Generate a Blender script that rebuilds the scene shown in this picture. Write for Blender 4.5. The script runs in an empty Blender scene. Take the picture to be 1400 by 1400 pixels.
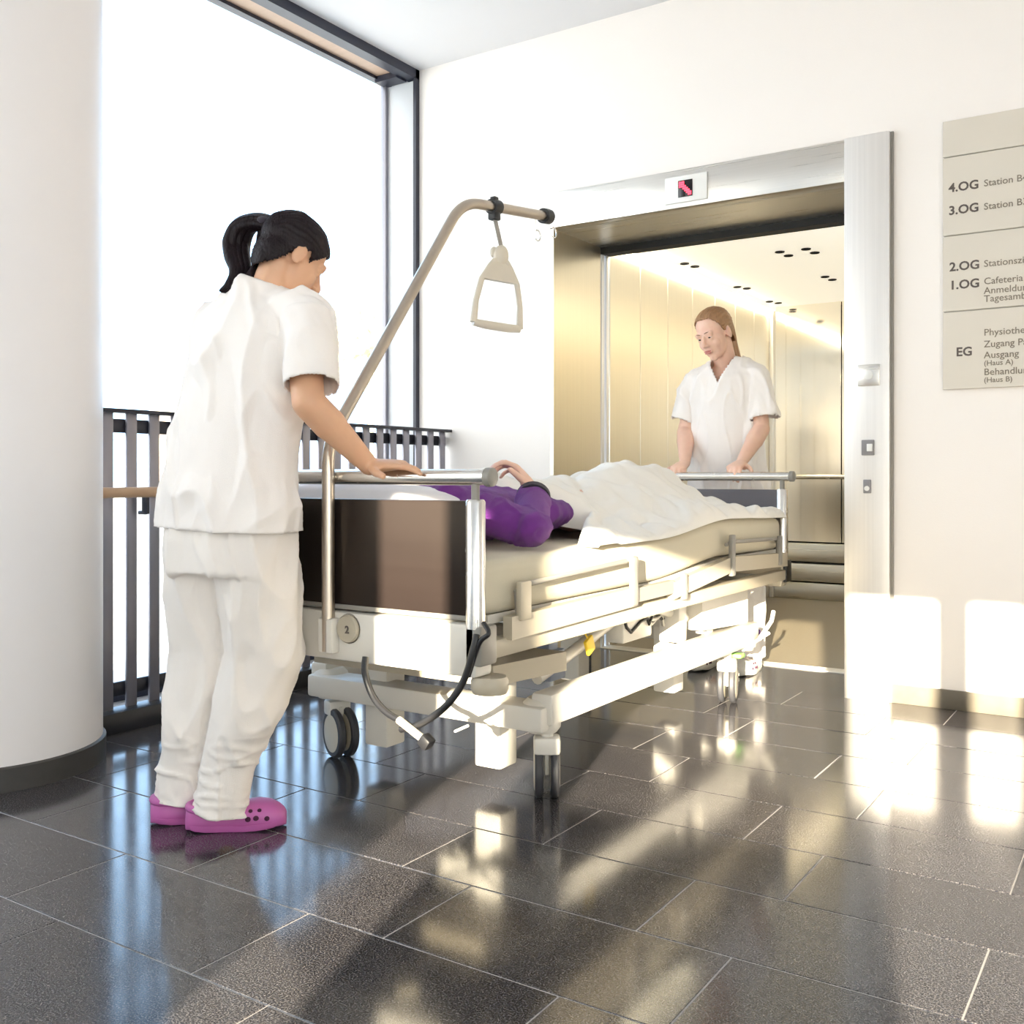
import bpy, bmesh, math, random
from mathutils import Vector, Matrix, noise, Quaternion
R = math.radians
V = Vector
random.seed(7)
sc = bpy.context.scene
COL = sc.collection

# ------------------------------------------------------------------ camera
CAM_H = 0.905
YAW = 33.215
cam = bpy.data.objects.new('camera', bpy.data.cameras.new('camera'))
COL.objects.link(cam)
cam.location = (0, 0, CAM_H)
cam.rotation_euler = (R(90), 0, R(YAW))
cam.data.sensor_width = 36
cam.data.lens = 36 * 1375 / 1400
cam.data.shift_y = -50 / 1400
cam.data.clip_start = 0.02
cam.data.clip_end = 500
sc.camera = cam
# ------------------------------------------------------------------ sky and sun
SUN_EL, SUN_SLOPE = 11.0, 0.2975
sd = V((SUN_SLOPE, -1, 0)).normalized() * math.cos(R(SUN_EL)) + V((0, 0, math.sin(R(SUN_EL))))   # towards the sun
w = bpy.data.worlds.new('sky')
sc.world = w
w.use_nodes = True
nt = w.node_tree
nt.nodes.clear()
wo = nt.nodes.new('ShaderNodeOutputWorld')
bg = nt.nodes.new('ShaderNodeBackground')
tc = nt.nodes.new('ShaderNodeTexCoord')
dp = nt.nodes.new('ShaderNodeVectorMath'); dp.operation = 'DOT_PRODUCT'
dp.inputs[1].default_value = sd
mr = nt.nodes.new('ShaderNodeMapRange')
mr.inputs['From Min'].default_value = -0.3
mr.inputs['From Max'].default_value = 1.0
mx = nt.nodes.new('ShaderNodeMix'); mx.data_type = 'RGBA'
mx.inputs['A'].default_value = (0.46, 0.69, 1.0, 1)
mx.inputs['B'].default_value = (1.0, 0.90, 0.74, 1)
nt.links.new(tc.outputs['Generated'], dp.inputs[0])
nt.links.new(dp.outputs['Value'], mr.inputs['Value'])
nt.links.new(mr.outputs['Result'], mx.inputs['Factor'])
nt.links.new(mx.outputs['Result'], bg.inputs['Color'])
sx = nt.nodes.new('ShaderNodeSeparateXYZ')          # a clear sky brightens softly towards the horizon all round
nt.links.new(tc.outputs['Generated'], sx.inputs[0])
hz_ = nt.nodes.new('ShaderNodeMapRange'); hz_.interpolation_type = 'SMOOTHSTEP'
hz_.inputs['From Min'].default_value = 0.0; hz_.inputs['From Max'].default_value = 0.85
hz_.inputs['To Min'].default_value = 6.0; hz_.inputs['To Max'].default_value = 3.2
nt.links.new(sx.outputs['Z'], hz_.inputs['Value'])
nt.links.new(hz_.outputs['Result'], bg.inputs['Strength'])
nt.links.new(bg.outputs[0], wo.inputs[0])
sun = bpy.data.objects.new('sun', bpy.data.lights.new('sun', 'SUN'))
COL.objects.link(sun)
sun.data.energy = 42.0
sun.data.color = (1.0, 0.86, 0.66)
sun.data.angle = R(0.35)
sun.rotation_euler = sd.to_track_quat('Z', 'Y').to_euler()
sun.location = sd * 30
# ------------------------------------------------------------------ exposure
vs = sc.view_settings
vs.view_transform = 'Standard'
vs.look = 'None'
vs.exposure = 0.05
vs.gamma = 1.0
vs.use_curve_mapping = False
sc.cycles.use_denoising = True
sc.cycles.max_bounces = 10
sc.cycles.diffuse_bounces = 6
sc.cycles.glossy_bounces = 5
sc.cycles.transparent_max_bounces = 12
sc.cycles.sample_clamp_indirect = 8.0

# pixel of the photograph (1400 frame) -> point in the room; one of d, X, Y, Z fixes the distance
SN, CS = math.sin(R(YAW)), math.cos(R(YAW))
def at(px, py, d=None, X=None, Y=None, Z=None):
    t = (px - 700) / 1375
    if X is not None: d = X / (t * CS - SN)
    elif Y is not None: d = Y / (t * SN + CS)
    elif Z is not None: d = (CAM_H - Z) * 1375 / (py - 650)
    return V((d * (t * CS - SN), d * (t * SN + CS), CAM_H + (650 - py) / 1375 * d))

# ------------------------------------------------------------------ materials
def mat(name, col, rough=0.5, metal=0.0, **kw):
    m = bpy.data.materials.new(name)
    m.use_nodes = True
    b = m.node_tree.nodes['Principled BSDF']
    b.inputs['Base Color'].default_value = (*col, 1)
    b.inputs['Roughness'].default_value = rough
    b.inputs['Metallic'].default_value = metal
    for k, v in kw.items():
        b.inputs[k].default_value = v
    return m
def nz(m, scale=(8, 8, 8), amount=0.15, rough=None, bump=0.0, detail=4, bscale=None):
    """object-space noise: colour variation, roughness variation, fine bump"""
    n = m.node_tree.nodes; l = m.node_tree.links
    b = n['Principled BSDF']
    t = n.new('ShaderNodeTexCoord'); mp = n.new('ShaderNodeMapping'); mp.inputs['Scale'].default_value = scale
    no = n.new('ShaderNodeTexNoise'); no.inputs['Scale'].default_value = 1; no.inputs['Detail'].default_value = detail
    l.new(t.outputs['Object'], mp.inputs[0]); l.new(mp.outputs[0], no.inputs['Vector'])
    base = list(b.inputs['Base Color'].default_value)
    if amount:
        mixn = n.new('ShaderNodeMix'); mixn.data_type = 'RGBA'
        mixn.inputs['A'].default_value = [c * (1 - amount) for c in base[:3]] + [1]
        mixn.inputs['B'].default_value = [min(1, c * (1 + amount)) for c in base[:3]] + [1]
        l.new(no.outputs['Fac'], mixn.inputs['Factor']); l.new(mixn.outputs['Result'], b.inputs['Base Color'])
    if rough:
        r = n.new('ShaderNodeMapRange'); r.inputs['To Min'].default_value = rough[0]; r.inputs['To Max'].default_value = rough[1]
        l.new(no.outputs['Fac'], r.inputs['Value']); l.new(r.outputs['Result'], b.inputs['Roughness'])
    if bump:
        src = no
        if bscale:
            mp2 = n.new('ShaderNodeMapping'); mp2.inputs['Scale'].default_value = bscale
            src = n.new('ShaderNodeTexNoise'); src.inputs['Scale'].default_value = 1; src.inputs['Detail'].default_value = 3
            l.new(t.outputs['Object'], mp2.inputs[0]); l.new(mp2.outputs[0], src.inputs['Vector'])
        bu = n.new('ShaderNodeBump'); bu.inputs['Strength'].default_value = bump; bu.inputs['Distance'].default_value = 0.01
        l.new(src.outputs['Fac'], bu.inputs['Height']); l.new(bu.outputs['Normal'], b.inputs['Normal'])
    return m
def emit(name, col, s):
    m = mat(name, (0, 0, 0), 0.5)
    b = m.node_tree.nodes['Principled BSDF']
    b.inputs['Emission Color'].default_value = (*col, 1)
    b.inputs['Emission Strength'].default_value = s
    return m
M = {}
M['wall'] = nz(mat('wall_paint', (0.87, 0.825, 0.79), 0.6), (3, 3, 3), 0.015, bump=0.05, bscale=(180, 180, 180))
M['ceiling'] = nz(mat('ceiling_paint', (0.74, 0.73, 0.74), 0.8), (3, 3, 3), 0.02)
M['column'] = nz(mat('column_paint', (0.83, 0.785, 0.765), 0.45), (2, 2, 2), 0.02)
M['darkbase'] = nz(mat('dark_plinth', (0.05, 0.046, 0.042), 0.5), (20, 20, 20), 0.2)
M['base'] = nz(mat('baseboard_stone', (0.13, 0.115, 0.09), 0.45), (20, 20, 20), 0.2)
M['frame'] = nz(mat('window_frame_dark', (0.022, 0.024, 0.04), 0.4), (20, 20, 20), 0.1)
M['jamb'] = nz(mat('jamb_pale', (0.62, 0.64, 0.67), 0.45), (4, 4, 4), 0.03)
M['soffit'] = nz(mat('soffit_board', (0.50, 0.34, 0.24), 0.5), (2, 30, 30), 0.12)
M['curb'] = nz(mat('curb_black', (0.016, 0.016, 0.02), 0.4), (20, 20, 20), 0.1)
M['baluster'] = nz(mat('baluster_grey', (0.30, 0.29, 0.33), 0.35, 0.6), (10, 10, 10), 0.06)
M['rail_dark'] = nz(mat('railing_dark', (0.025, 0.025, 0.035), 0.4, 0.3), (10, 10, 10), 0.06)
M['beech'] = nz(mat('handrail_beech', (0.55, 0.36, 0.22), 0.4), (30, 2, 30), 0.15)
M['grout'] = nz(mat('grout', (0.36, 0.34, 0.33), 0.8), (40, 40, 40), 0.15)
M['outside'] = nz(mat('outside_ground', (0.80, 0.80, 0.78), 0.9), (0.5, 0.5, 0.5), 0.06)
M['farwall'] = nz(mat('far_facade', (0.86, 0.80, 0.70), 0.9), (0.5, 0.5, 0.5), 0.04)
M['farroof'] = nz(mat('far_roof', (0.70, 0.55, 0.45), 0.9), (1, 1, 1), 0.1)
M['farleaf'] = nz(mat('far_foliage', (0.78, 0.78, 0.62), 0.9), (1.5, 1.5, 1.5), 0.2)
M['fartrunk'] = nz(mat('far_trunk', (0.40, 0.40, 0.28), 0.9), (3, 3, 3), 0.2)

def steel(name, col, rough, scale, bump=0.05, aniso=0.0):
    m = mat(name, col, rough, 1.0)
    if aniso: m.node_tree.nodes['Principled BSDF'].inputs['Anisotropic'].default_value = aniso
    return nz(m, scale, 0.07, rough=(rough * 0.8, rough * 1.3), bump=bump)
M['steel'] = steel('brushed_steel', (0.84, 0.82, 0.80), 0.36, (160, 160, 1.5), 0.012)
M['steel'].node_tree.nodes['Principled BSDF'].inputs['Metallic'].default_value = 0.6
M['steel_h'] = steel('brushed_steel_header', (0.74, 0.72, 0.68), 0.28, (1.5, 60, 160), 0.012)
M['cab'] = steel('cabin_steel', (0.80, 0.74, 0.62), 0.30, (160, 160, 1.2), 0.04)
M['mirror'] = steel('cabin_polished_steel', (0.88, 0.83, 0.74), 0.07, (3, 3, 1), 0.02)
M['cabceil'] = emit('cabin_ceiling_glow', (1.0, 0.93, 0.76), 0.62)  # white ceiling and coves given an added glow; neither is a lamp
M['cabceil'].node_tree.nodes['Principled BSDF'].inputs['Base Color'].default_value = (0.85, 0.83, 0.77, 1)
M['cabfloor'] = nz(mat('cabin_floor_vinyl', (0.24, 0.20, 0.14), 0.35), (60, 60, 60), 0.12)
M['cabblack'] = nz(mat('gap_black', (0.008, 0.008, 0.008), 0.6), (9, 9, 9), 0.1)
M['strip'] = emit('light_strip', (1.0, 0.88, 0.62), 12.0)
M['plate'] = nz(mat('display_plate', (0.80, 0.80, 0.78), 0.35), (9, 9, 9), 0.03)
M['screen'] = mat('screen_black', (0.006, 0.004, 0.006), 0.15)
M['led'] = emit('led_red', (1.0, 0.05, 0.09), 4.0)
M['button'] = nz(mat('button_grey', (0.24, 0.23, 0.24), 0.4), (9, 9, 9), 0.05)
M['sign'] = nz(mat('sign_panel', (0.66, 0.61, 0.53), 0.35), (6, 6, 6), 0.02)
M['signline'] = nz(mat('sign_groove', (0.42, 0.39, 0.34), 0.5), (6, 6, 6), 0.02)
M['ink'] = nz(mat('sign_ink', (0.10, 0.08, 0.07), 0.6), (30, 30, 30), 0.1)
M['ink2'] = nz(mat('sign_ink_small', (0.20, 0.17, 0.13), 0.6), (30, 30, 30), 0.1)

def tile_mat():
    m = mat('floor_tile_stone', (0.045, 0.042, 0.045), 0.2)
    n = m.node_tree.nodes; l = m.node_tree.links; b = n['Principled BSDF']
    g = n.new('ShaderNodeNewGeometry'); oi = n.new('ShaderNodeObjectInfo')
    n1 = n.new('ShaderNodeTexNoise'); n1.inputs['Scale'].default_value = 300; n1.inputs['Detail'].default_value = 2
    n2 = n.new('ShaderNodeTexNoise'); n2.inputs['Scale'].default_value = 9; n2.inputs['Detail'].default_value = 5
    l.new(g.outputs['Position'], n1.inputs['Vector']); l.new(g.outputs['Position'], n2.inputs['Vector'])
    cr = n.new('ShaderNodeValToRGB')
    cr.color_ramp.elements[0].position = 0.43; cr.color_ramp.elements[0].color = (0.013, 0.012, 0.018, 1)
    cr.color_ramp.elements[1].position = 0.78; cr.color_ramp.elements[1].color = (0.20, 0.185, 0.18, 1)
    l.new(n1.outputs['Fac'], cr.inputs['Fac'])
    hs = n.new('ShaderNodeHueSaturation')
    mv = n.new('ShaderNodeMapRange'); mv.inputs['To Min'].default_value = 0.85; mv.inputs['To Max'].default_value = 1.15
    l.new(oi.outputs['Random'], mv.inputs['Value']); l.new(mv.outputs['Result'], hs.inputs['Value'])
    l.new(cr.outputs['Color'], hs.inputs['Color']); l.new(hs.outputs['Color'], b.inputs['Base Color'])
    rr = n.new('ShaderNodeMapRange'); rr.inputs['To Min'].default_value = 0.09; rr.inputs['To Max'].default_value = 0.18
    l.new(n2.outputs['Fac'], rr.inputs['Value']); l.new(rr.outputs['Result'], b.inputs['Roughness'])
    bu = n.new('ShaderNodeBump'); bu.inputs['Strength'].default_value = 0.008; bu.inputs['Distance'].default_value = 0.001
    l.new(n1.outputs['Fac'], bu.inputs['Height']); l.new(bu.outputs['Normal'], b.inputs['Normal'])
    b.inputs['IOR'].default_value = 1.72
    return m
M['tile'] = tile_mat()
def glass_mat():
    m = bpy.data.materials.new('window_glass'); m.use_nodes = True
    n = m.node_tree.nodes; l = m.node_tree.links; n.clear()
    o = n.new('ShaderNodeOutputMaterial'); mi = n.new('ShaderNodeMixShader')
    t = n.new('ShaderNodeBsdfTransparent'); t.inputs[0].default_value = (0.97, 0.985, 0.98, 1)
    g = n.new('ShaderNodeBsdfGlossy'); g.inputs['Roughness'].default_value = 0.0
    lw = n.new('ShaderNodeLayerWeight'); pw = n.new('ShaderNodeMath'); pw.operation = 'POWER'; pw.inputs[1].default_value = 5
    f = n.new('ShaderNodeMapRange'); f.inputs['To Min'].default_value = 0.035; f.inputs['To Max'].default_value = 0.8
    l.new(lw.outputs['Facing'], pw.inputs[0]); l.new(pw.outputs[0], f.inputs['Value'])
    l.new(f.outputs[0], mi.inputs[0]); l.new(t.outputs[0], mi.inputs[1]); l.new(g.outputs[0], mi.inputs[2]); l.new(mi.outputs[0], o.inputs[0])
    return m
M['glass'] = glass_mat()
# bed, people
M['bedwhite'] = nz(mat('bed_white_enamel', (0.66, 0.63, 0.57), 0.35), (8, 8, 8), 0.03)
M['bedcream'] = nz(mat('bed_cream_plastic', (0.44, 0.39, 0.30), 0.4), (8, 8, 8), 0.04)
M['bedgrey'] = nz(mat('bed_grey_bracket', (0.25, 0.235, 0.21), 0.4), (12, 12, 12), 0.08)
M['chrome'] = steel('bed_rail_metal', (0.76, 0.74, 0.70), 0.24, (30, 30, 30), 0.02)
M['polemetal'] = steel('lifter_pole_metal', (0.55, 0.48, 0.40), 0.30, (30, 30, 30), 0.02)
M['laminate'] = nz(mat('bed_panel_laminate', (0.017, 0.012, 0.011), 0.30, 0.05), (2, 2, 40), 0.12, rough=(0.27, 0.34))
M['laminate'].node_tree.nodes['Principled BSDF'].inputs['Specular IOR Level'].default_value = 0.40
M['laminate'].node_tree.nodes['Principled BSDF'].inputs['Specular Tint'].default_value = (1.0, 0.84, 0.66, 1)
M['footpanel'] = nz(mat('foot_panel_laminate', (0.10, 0.095, 0.11), 0.3), (2, 2, 40), 0.1)
M['black'] = nz(mat('black_plastic', (0.012, 0.012, 0.014), 0.4), (20, 20, 20), 0.1)
M['rubber'] = nz(mat('grey_tyre', (0.04, 0.04, 0.045), 0.55), (20, 20, 20), 0.1)
M['hub'] = nz(mat('wheel_cover', (0.55, 0.50, 0.40), 0.35), (20, 20, 20), 0.06)
M['bluegrey'] = nz(mat('battery_box_blue_grey', (0.30, 0.35, 0.46), 0.4), (10, 10, 10), 0.05)
M['yellow'] = nz(mat('yellow_tag', (0.85, 0.58, 0.04), 0.5), (20, 20, 20), 0.06)
M['purplecap'] = nz(mat('purple_cap', (0.10, 0.03, 0.20), 0.5), (20, 20, 20), 0.06)
M['greencap'] = nz(mat('green_pedal', (0.20, 0.45, 0.10), 0.5), (20, 20, 20), 0.06)
M['handleplastic'] = nz(mat('grab_handle_plastic', (0.62, 0.56, 0.46), 0.4), (20, 20, 20), 0.04)
M['strap'] = nz(mat('strap_webbing', (0.33, 0.31, 0.28), 0.8), (60, 60, 200), 0.15)
def cloth(name, col, bump=0.25):
    m = nz(mat(name, col, 0.85), (14, 14, 14), 0.03, bump=bump, bscale=(700, 700, 700))
    b = m.node_tree.nodes['Principled BSDF']
    b.inputs['Sheen Weight'].default_value = 0.15
    return m
M['scrub'] = cloth('scrub_cotton', (0.87, 0.82, 0.785))
M['trouser'] = cloth('trouser_cotton', (0.84, 0.785, 0.735))
M['sheet'] = cloth('mattress_sheet', (0.55, 0.50, 0.38))
M['duvet'] = cloth('duvet_cotton', (0.85, 0.82, 0.76))
M['pillow'] = cloth('pillow_cotton', (0.80, 0.79, 0.82))
M['purple'] = cloth('purple_knit', (0.155, 0.022, 0.235), 0.5)
M['cuff'] = cloth('black_cuff', (0.02, 0.014, 0.026), 0.4)
def skin(name, col):
    m = nz(mat(name, col, 0.5), (25, 25, 25), 0.07)
    b = m.node_tree.nodes['Principled BSDF']
    b.inputs['Subsurface Weight'].default_value = 0.12
    b.inputs['Subsurface Radius'].default_value = (0.02, 0.008, 0.004)
    b.inputs['Subsurface Scale'].default_value = 0.5
    return m
M['skin'] = skin('skin_tan', (0.66, 0.38, 0.235))
M['skin2'] = skin('skin_fair', (0.78, 0.50, 0.38))
M['lips'] = nz(mat('lips', (0.55, 0.20, 0.17), 0.4), (40, 40, 40), 0.08)
M['eye'] = mat('eye_white_shaded', (0.50, 0.44, 0.41), 0.4)  # white of the eye darkened, shadow put into its colour
M['iris'] = mat('iris_dark', (0.03, 0.022, 0.018), 0.2)
M['brow'] = nz(mat('brow_hair', (0.26, 0.15, 0.09), 0.7), (60, 60, 60), 0.2)
M['hair'] = nz(mat('hair_dark', (0.010, 0.005, 0.007), 0.45), (160, 160, 18), 0.5, bump=0.35)
M['hair'].node_tree.nodes['Principled BSDF'].inputs['Specular IOR Level'].default_value = 0.22
M['hairblond'] = nz(mat('hair_blond', (0.34, 0.18, 0.085), 0.45), (160, 160, 18), 0.4, bump=0.35)
M['hairgrey'] = nz(mat('hair_grey', (0.50, 0.48, 0.48), 0.5), (160, 160, 18), 0.3, bump=0.3)
M['clog'] = nz(mat('clog_foam', (0.48, 0.12, 0.36), 0.5), (12, 12, 12), 0.1)
M['hole'] = mat('clog_hole', (0.05, 0.004, 0.03), 0.8)

# ------------------------------------------------------------------ mesh helpers
class MB:
    def __init__(s): s.v = []; s.f = []
    def add(s, verts, faces, mtx=None):
        o = len(s.v)
        s.v += [tuple(mtx @ V(p)) if mtx is not None else tuple(p) for p in verts]
        s.f += [tuple(i + o for i in f) for f in faces]
        return s
    def box(s, c, size, rot=None, bev=0.0, seg=2):
        b = bmesh.new()
        bmesh.ops.create_cube(b, size=1)
        bmesh.ops.scale(b, vec=size, verts=b.verts)
        if bev:
            bmesh.ops.bevel(b, geom=b.edges[:], offset=bev, segments=seg, affect='EDGES', profile=0.5)
        m = Matrix.Translation(V(c))
        if rot is not None: m = m @ (rot if isinstance(rot, Matrix) else Matrix.Rotation(rot, 4, 'Z'))
        b.verts.index_update()
        s.add([v.co.copy() for v in b.verts], [[v.index for v in f.verts] for f in b.faces], m)
        b.free(); return s
    def mm(s, x0, x1, y0, y1, z0, z1, bev=0.0, seg=2):
        return s.box(((x0+x1)/2, (y0+y1)/2, (z0+z1)/2), (abs(x1-x0), abs(y1-y0), abs(z1-z0)), None, bev, seg)
    def rings(s, rs, cap=True, closed=True):
        n = len(rs[0]); vs_ = [p for r in rs for p in r]; fs = []
        for i in range(len(rs) - 1):
            for j in range(n if closed else n - 1):
                a = i*n + j; b = i*n + (j+1) % n
                fs.append((a, b, b+n, a+n))
        if cap:
            fs.append(tuple(range(n))[::-1]); fs.append(tuple(range((len(rs)-1)*n, len(rs)*n)))
        return s.add(vs_, fs)
    def tube(s, pts, r, n=12, cap=True, flat=1.0, up=None):
        pts = [V(p) for p in pts]
        rr = r if isinstance(r, (list, tuple)) else [r]*len(pts)
        t0 = (pts[1]-pts[0]).normalized()
        u = V(up) if up is not None else (V((0, 0, 1)) if abs(t0.z) < 0.9 else V((1, 0, 0)))
        rs = []
        for i, p in enumerate(pts):
            t = (pts[min(i+1, len(pts)-1)] - pts[max(i-1, 0)]).normalized()
            u = (u - t*u.dot(t)).normalized()
            b = t.cross(u)
            rs.append([p + u*math.cos(a)*rr[i]*flat + b*math.sin(a)*rr[i] for a in (2*math.pi*k/n for k in range(n))])
        return s.rings(rs, cap)
    def cone(s, p0, p1, r0, r1, n=16, flat=1.0, up=None):
        """tapered limb with rounded ends"""
        p0, p1 = V(p0), V(p1); t = (p1-p0).normalized()
        pts, rr = [], []
        for k in range(1, 5):
            a = math.pi/2*k/4; pts.append(p0 - t*r0*math.cos(a)); rr.append(max(r0*math.sin(a), 1e-4))
        for k in range(1, 4): pts.append(p0.lerp(p1, k/4)); rr.append(r0+(r1-r0)*k/4)
        for k in range(0, 4):
            a = math.pi/2*k/4; pts.append(p1 + t*r1*math.sin(a)); rr.append(max(r1*math.cos(a), 1e-4))
        return s.tube(pts, rr, n, True, flat, up)
    def ell(s, c, r, rot=None, nu=20, nv=12):
        rs = []
        for i in range(nv+1):
            a = math.pi*min(max(i/nv, 0.01), 0.99)
            rs.append([V((r[0]*math.sin(a)*math.cos(2*math.pi*j/nu), r[1]*math.sin(a)*math.sin(2*math.pi*j/nu), -r[2]*math.cos(a))) for j in range(nu)])
        m = Matrix.Translation(V(c))
        if rot is not None: m = m @ rot
        rs = [[m @ p for p in q] for q in rs]
        return s.rings(rs, True)
    def lathe(s, prof, mtx, n=24):
        rs = [[mtx @ V((r*math.cos(2*math.pi*j/n), r*math.sin(2*math.pi*j/n), z)) for j in range(n)] for r, z in prof]
        return s.rings(rs, True)
    def mesh(s, name, m, smooth=40):
        me = bpy.data.meshes.new(name)
        me.from_pydata([tuple(p) for p in s.v], [], s.f)
        b = bmesh.new(); b.from_mesh(me); bmesh.ops.recalc_face_normals(b, faces=b.faces); b.to_mesh(me); b.free()
        me.materials.append(M[m] if isinstance(m, str) else m)
        finish(me, smooth)
        return me
    def build(s, name, m, parent=None, smooth=40):
        return link(name, s.mesh(name, m, smooth), parent)
def finish(me, smooth):
    if smooth:
        me.polygons.foreach_set('use_smooth', [True]*len(me.polygons))
        if smooth < 180: me.set_sharp_from_angle(angle=R(smooth))
def link(name, me, parent=None, loc=None):
    o = bpy.data.objects.new(name, me); COL.objects.link(o)
    if parent is not None:
        o.parent = parent
        o.matrix_parent_inverse = Matrix.Translation(parent_world(parent)).inverted()
    if loc is not None: o.location = loc
    return o
WORLD = {}
def parent_world(p):
    return WORLD.get(p.name, V((0, 0, 0)))
def tag(o, label=None, cat=None, group=None, kind=None):
    if label: o['label'] = label
    if cat: o['category'] = cat
    if group: o['group'] = group
    if kind: o['kind'] = kind
    return o
def thing(name, loc, label, cat, group=None):
    o = bpy.data.objects.new(name, None); COL.objects.link(o)
    o.empty_display_size = 0.1
    o.location = loc; WORLD[o.name] = V(loc)
    return tag(o, label, cat, group)
def struct(mb, name, m, parent=None):
    o = mb.build(name, m, parent)
    if parent is None: o['kind'] = 'structure'
    return o
def remesh(mb, voxel, smooth_it=4, disp=None, cut=None, solid=0.0, hems=()):
    """fuse overlapping closed pieces into one continuous skin"""
    me = bpy.data.meshes.new('tmp'); me.from_pydata([tuple(p) for p in mb.v], [], mb.f)
    b = bmesh.new(); b.from_mesh(me); bmesh.ops.recalc_face_normals(b, faces=b.faces); b.to_mesh(me); b.free()
    o = bpy.data.objects.new('tmp', me); COL.objects.link(o)
    rm = o.modifiers.new('r', 'REMESH'); rm.mode = 'VOXEL'; rm.voxel_size = voxel
    if smooth_it:
        sm = o.modifiers.new('s', 'SMOOTH'); sm.factor = 0.5; sm.iterations = smooth_it
    dg = bpy.context.evaluated_depsgraph_get()
    out = bpy.data.meshes.new_from_object(o.evaluated_get(dg))
    bpy.data.objects.remove(o); bpy.data.meshes.remove(me)
    out.materials.clear()
    if disp or cut or solid:
        b = bmesh.new(); b.from_mesh(out); b.normal_update()
        if disp:
            offs = [(v, v.normal*disp(v.co, v.normal)) for v in b.verts]
            for v, d in offs: v.co += d
        if cut:
            fs = [f for f in b.faces if cut(f.calc_center_median(), f.normal)]
            bmesh.ops.delete(b, geom=fs, context='FACES')
        if solid:
            b.normal_update()
            for co_, no_ in hems:
                bmesh.ops.bisect_plane(b, geom=b.verts[:]+b.edges[:]+b.faces[:], plane_co=co_, plane_no=no_, clear_inner=True)
        b.to_mesh(out); b.free()
    return out
def fused(name, mb, m, parent, voxel=0.006, smooth_it=4, disp=None, cut=None, solid=0.0, hems=()):
    me = remesh(mb, voxel, smooth_it, disp, cut, solid, hems)
    me.name = name
    me.materials.append(M[m]); finish(me, 180)
    o = link(name, me, parent)
    if solid:
        so = o.modifiers.new('thickness', 'SOLIDIFY'); so.thickness = solid; so.offset = -1
    return o
def text(name, s, size, loc, m, parent, bold=0.0, rot=(90, 0, 0), align='LEFT'):
    cu = bpy.data.curves.new('t', 'FONT'); cu.body = s; cu.size = size; cu.extrude = 0.0006; cu.offset = bold; cu.align_x = align
    cu.resolution_u = 3
    o = bpy.data.objects.new('t', cu); COL.objects.link(o)
    dg = bpy.context.evaluated_depsgraph_get()
    me = bpy.data.meshes.new_from_object(o.evaluated_get(dg))
    bpy.data.objects.remove(o)
    me.transform(Matrix.Translation(V(loc)) @ Matrix.Rotation(R(rot[2]), 4, 'Z') @ Matrix.Rotation(R(rot[0]), 4, 'X'))
    me.materials.clear(); me.materials.append(M[m])
    return link(name, me, parent)

# ================================================================== SETTING
WY = 4.19            # face of the lift wall
CEIL = 3.05
XW = -3.33           # inner plane of the window wall
XR = 3.4
YB = -4.0
GX0, GX1, GH = -2.502, -1.11, 2.10    # lift opening
YT = 4.67            # far end of the reveal (door track)

# ---- floor: bed, single tiles in view, the rest joined
fl = struct(MB().mm(XW-0.2, XR, YB, WY, -0.06, -0.0015), 'floor', 'grout')
def tile_mesh(w_, h_):
    g = 0.0035
    return MB().box((0, 0, -0.006), (w_-g, h_-g, 0.012), None, 0.0012, 1).mesh('tile', 'tile', 0)
TM = tile_mesh(0.6, 0.3)
rest = MB()
cnt = 0
for k in range(-19, 9):
    y0 = 1.508 + 0.3*k
    y1 = y0 + 0.3
    if y1 > WY + 0.02 and y0 > WY - 0.02: continue
    off = -1.29 if k % 2 == 0 else -1.49
    for i in range(-5, 10):
        x0 = off + 0.6*i; x1 = x0 + 0.6
        cx0, cx1, cy1 = max(x0, XW + 0.12), min(x1, XR), min(y1, WY)
        if cx1 - cx0 < 0.03 or cy1 - y0 < 0.03 or y0 < YB: continue
        full = (abs(cx1-cx0-0.6) < 1e-3 and abs(cy1-y0-0.3) < 1e-3)
        seen = y0 > 0.4 and x0 < 1.3
        jit = 0.0004*math.sin(cnt*12.9898)
        c = ((cx0+cx1)/2, (y0+cy1)/2, jit)
        if seen:
            me = TM if full else tile_mesh(cx1-cx0, cy1-y0)
            link('tile', me, fl, c); cnt += 1
        else:
            rest.box((c[0], c[1], -0.006), (cx1-cx0-0.0035, cy1-y0-0.0035, 0.012), None, 0.0012, 1); cnt += 1
o = rest.build('tile_field', 'tile', fl, 0); o['kind'] = 'stuff'

struct(MB().mm(XW-0.1, XR+0.2, YB-0.2, WY+0.3, CEIL, CEIL+0.25), 'ceiling', 'ceiling')
# ---- lift wall
wf = MB()
wf.mm(XW-0.3, GX0-0.02, WY, WY+0.3, -0.06, CEIL)
wf.mm(GX1+0.02, XR+0.2, WY, WY+0.3, -0.06, CEIL)
wf.mm(GX0-0.02, GX1+0.02, WY, WY+0.3, GH+0.02, CEIL)
struct(wf, 'wall_front', 'wall')
struct(MB().mm(-0.93, XR, WY-0.014, WY, 0.0, 0.075, 0.003), 'baseboard_right', 'base')
struct(MB().mm(XW+0.1, GX0, WY-0.014, WY, 0.0, 0.075, 0.003), 'baseboard_left', 'base')
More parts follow.
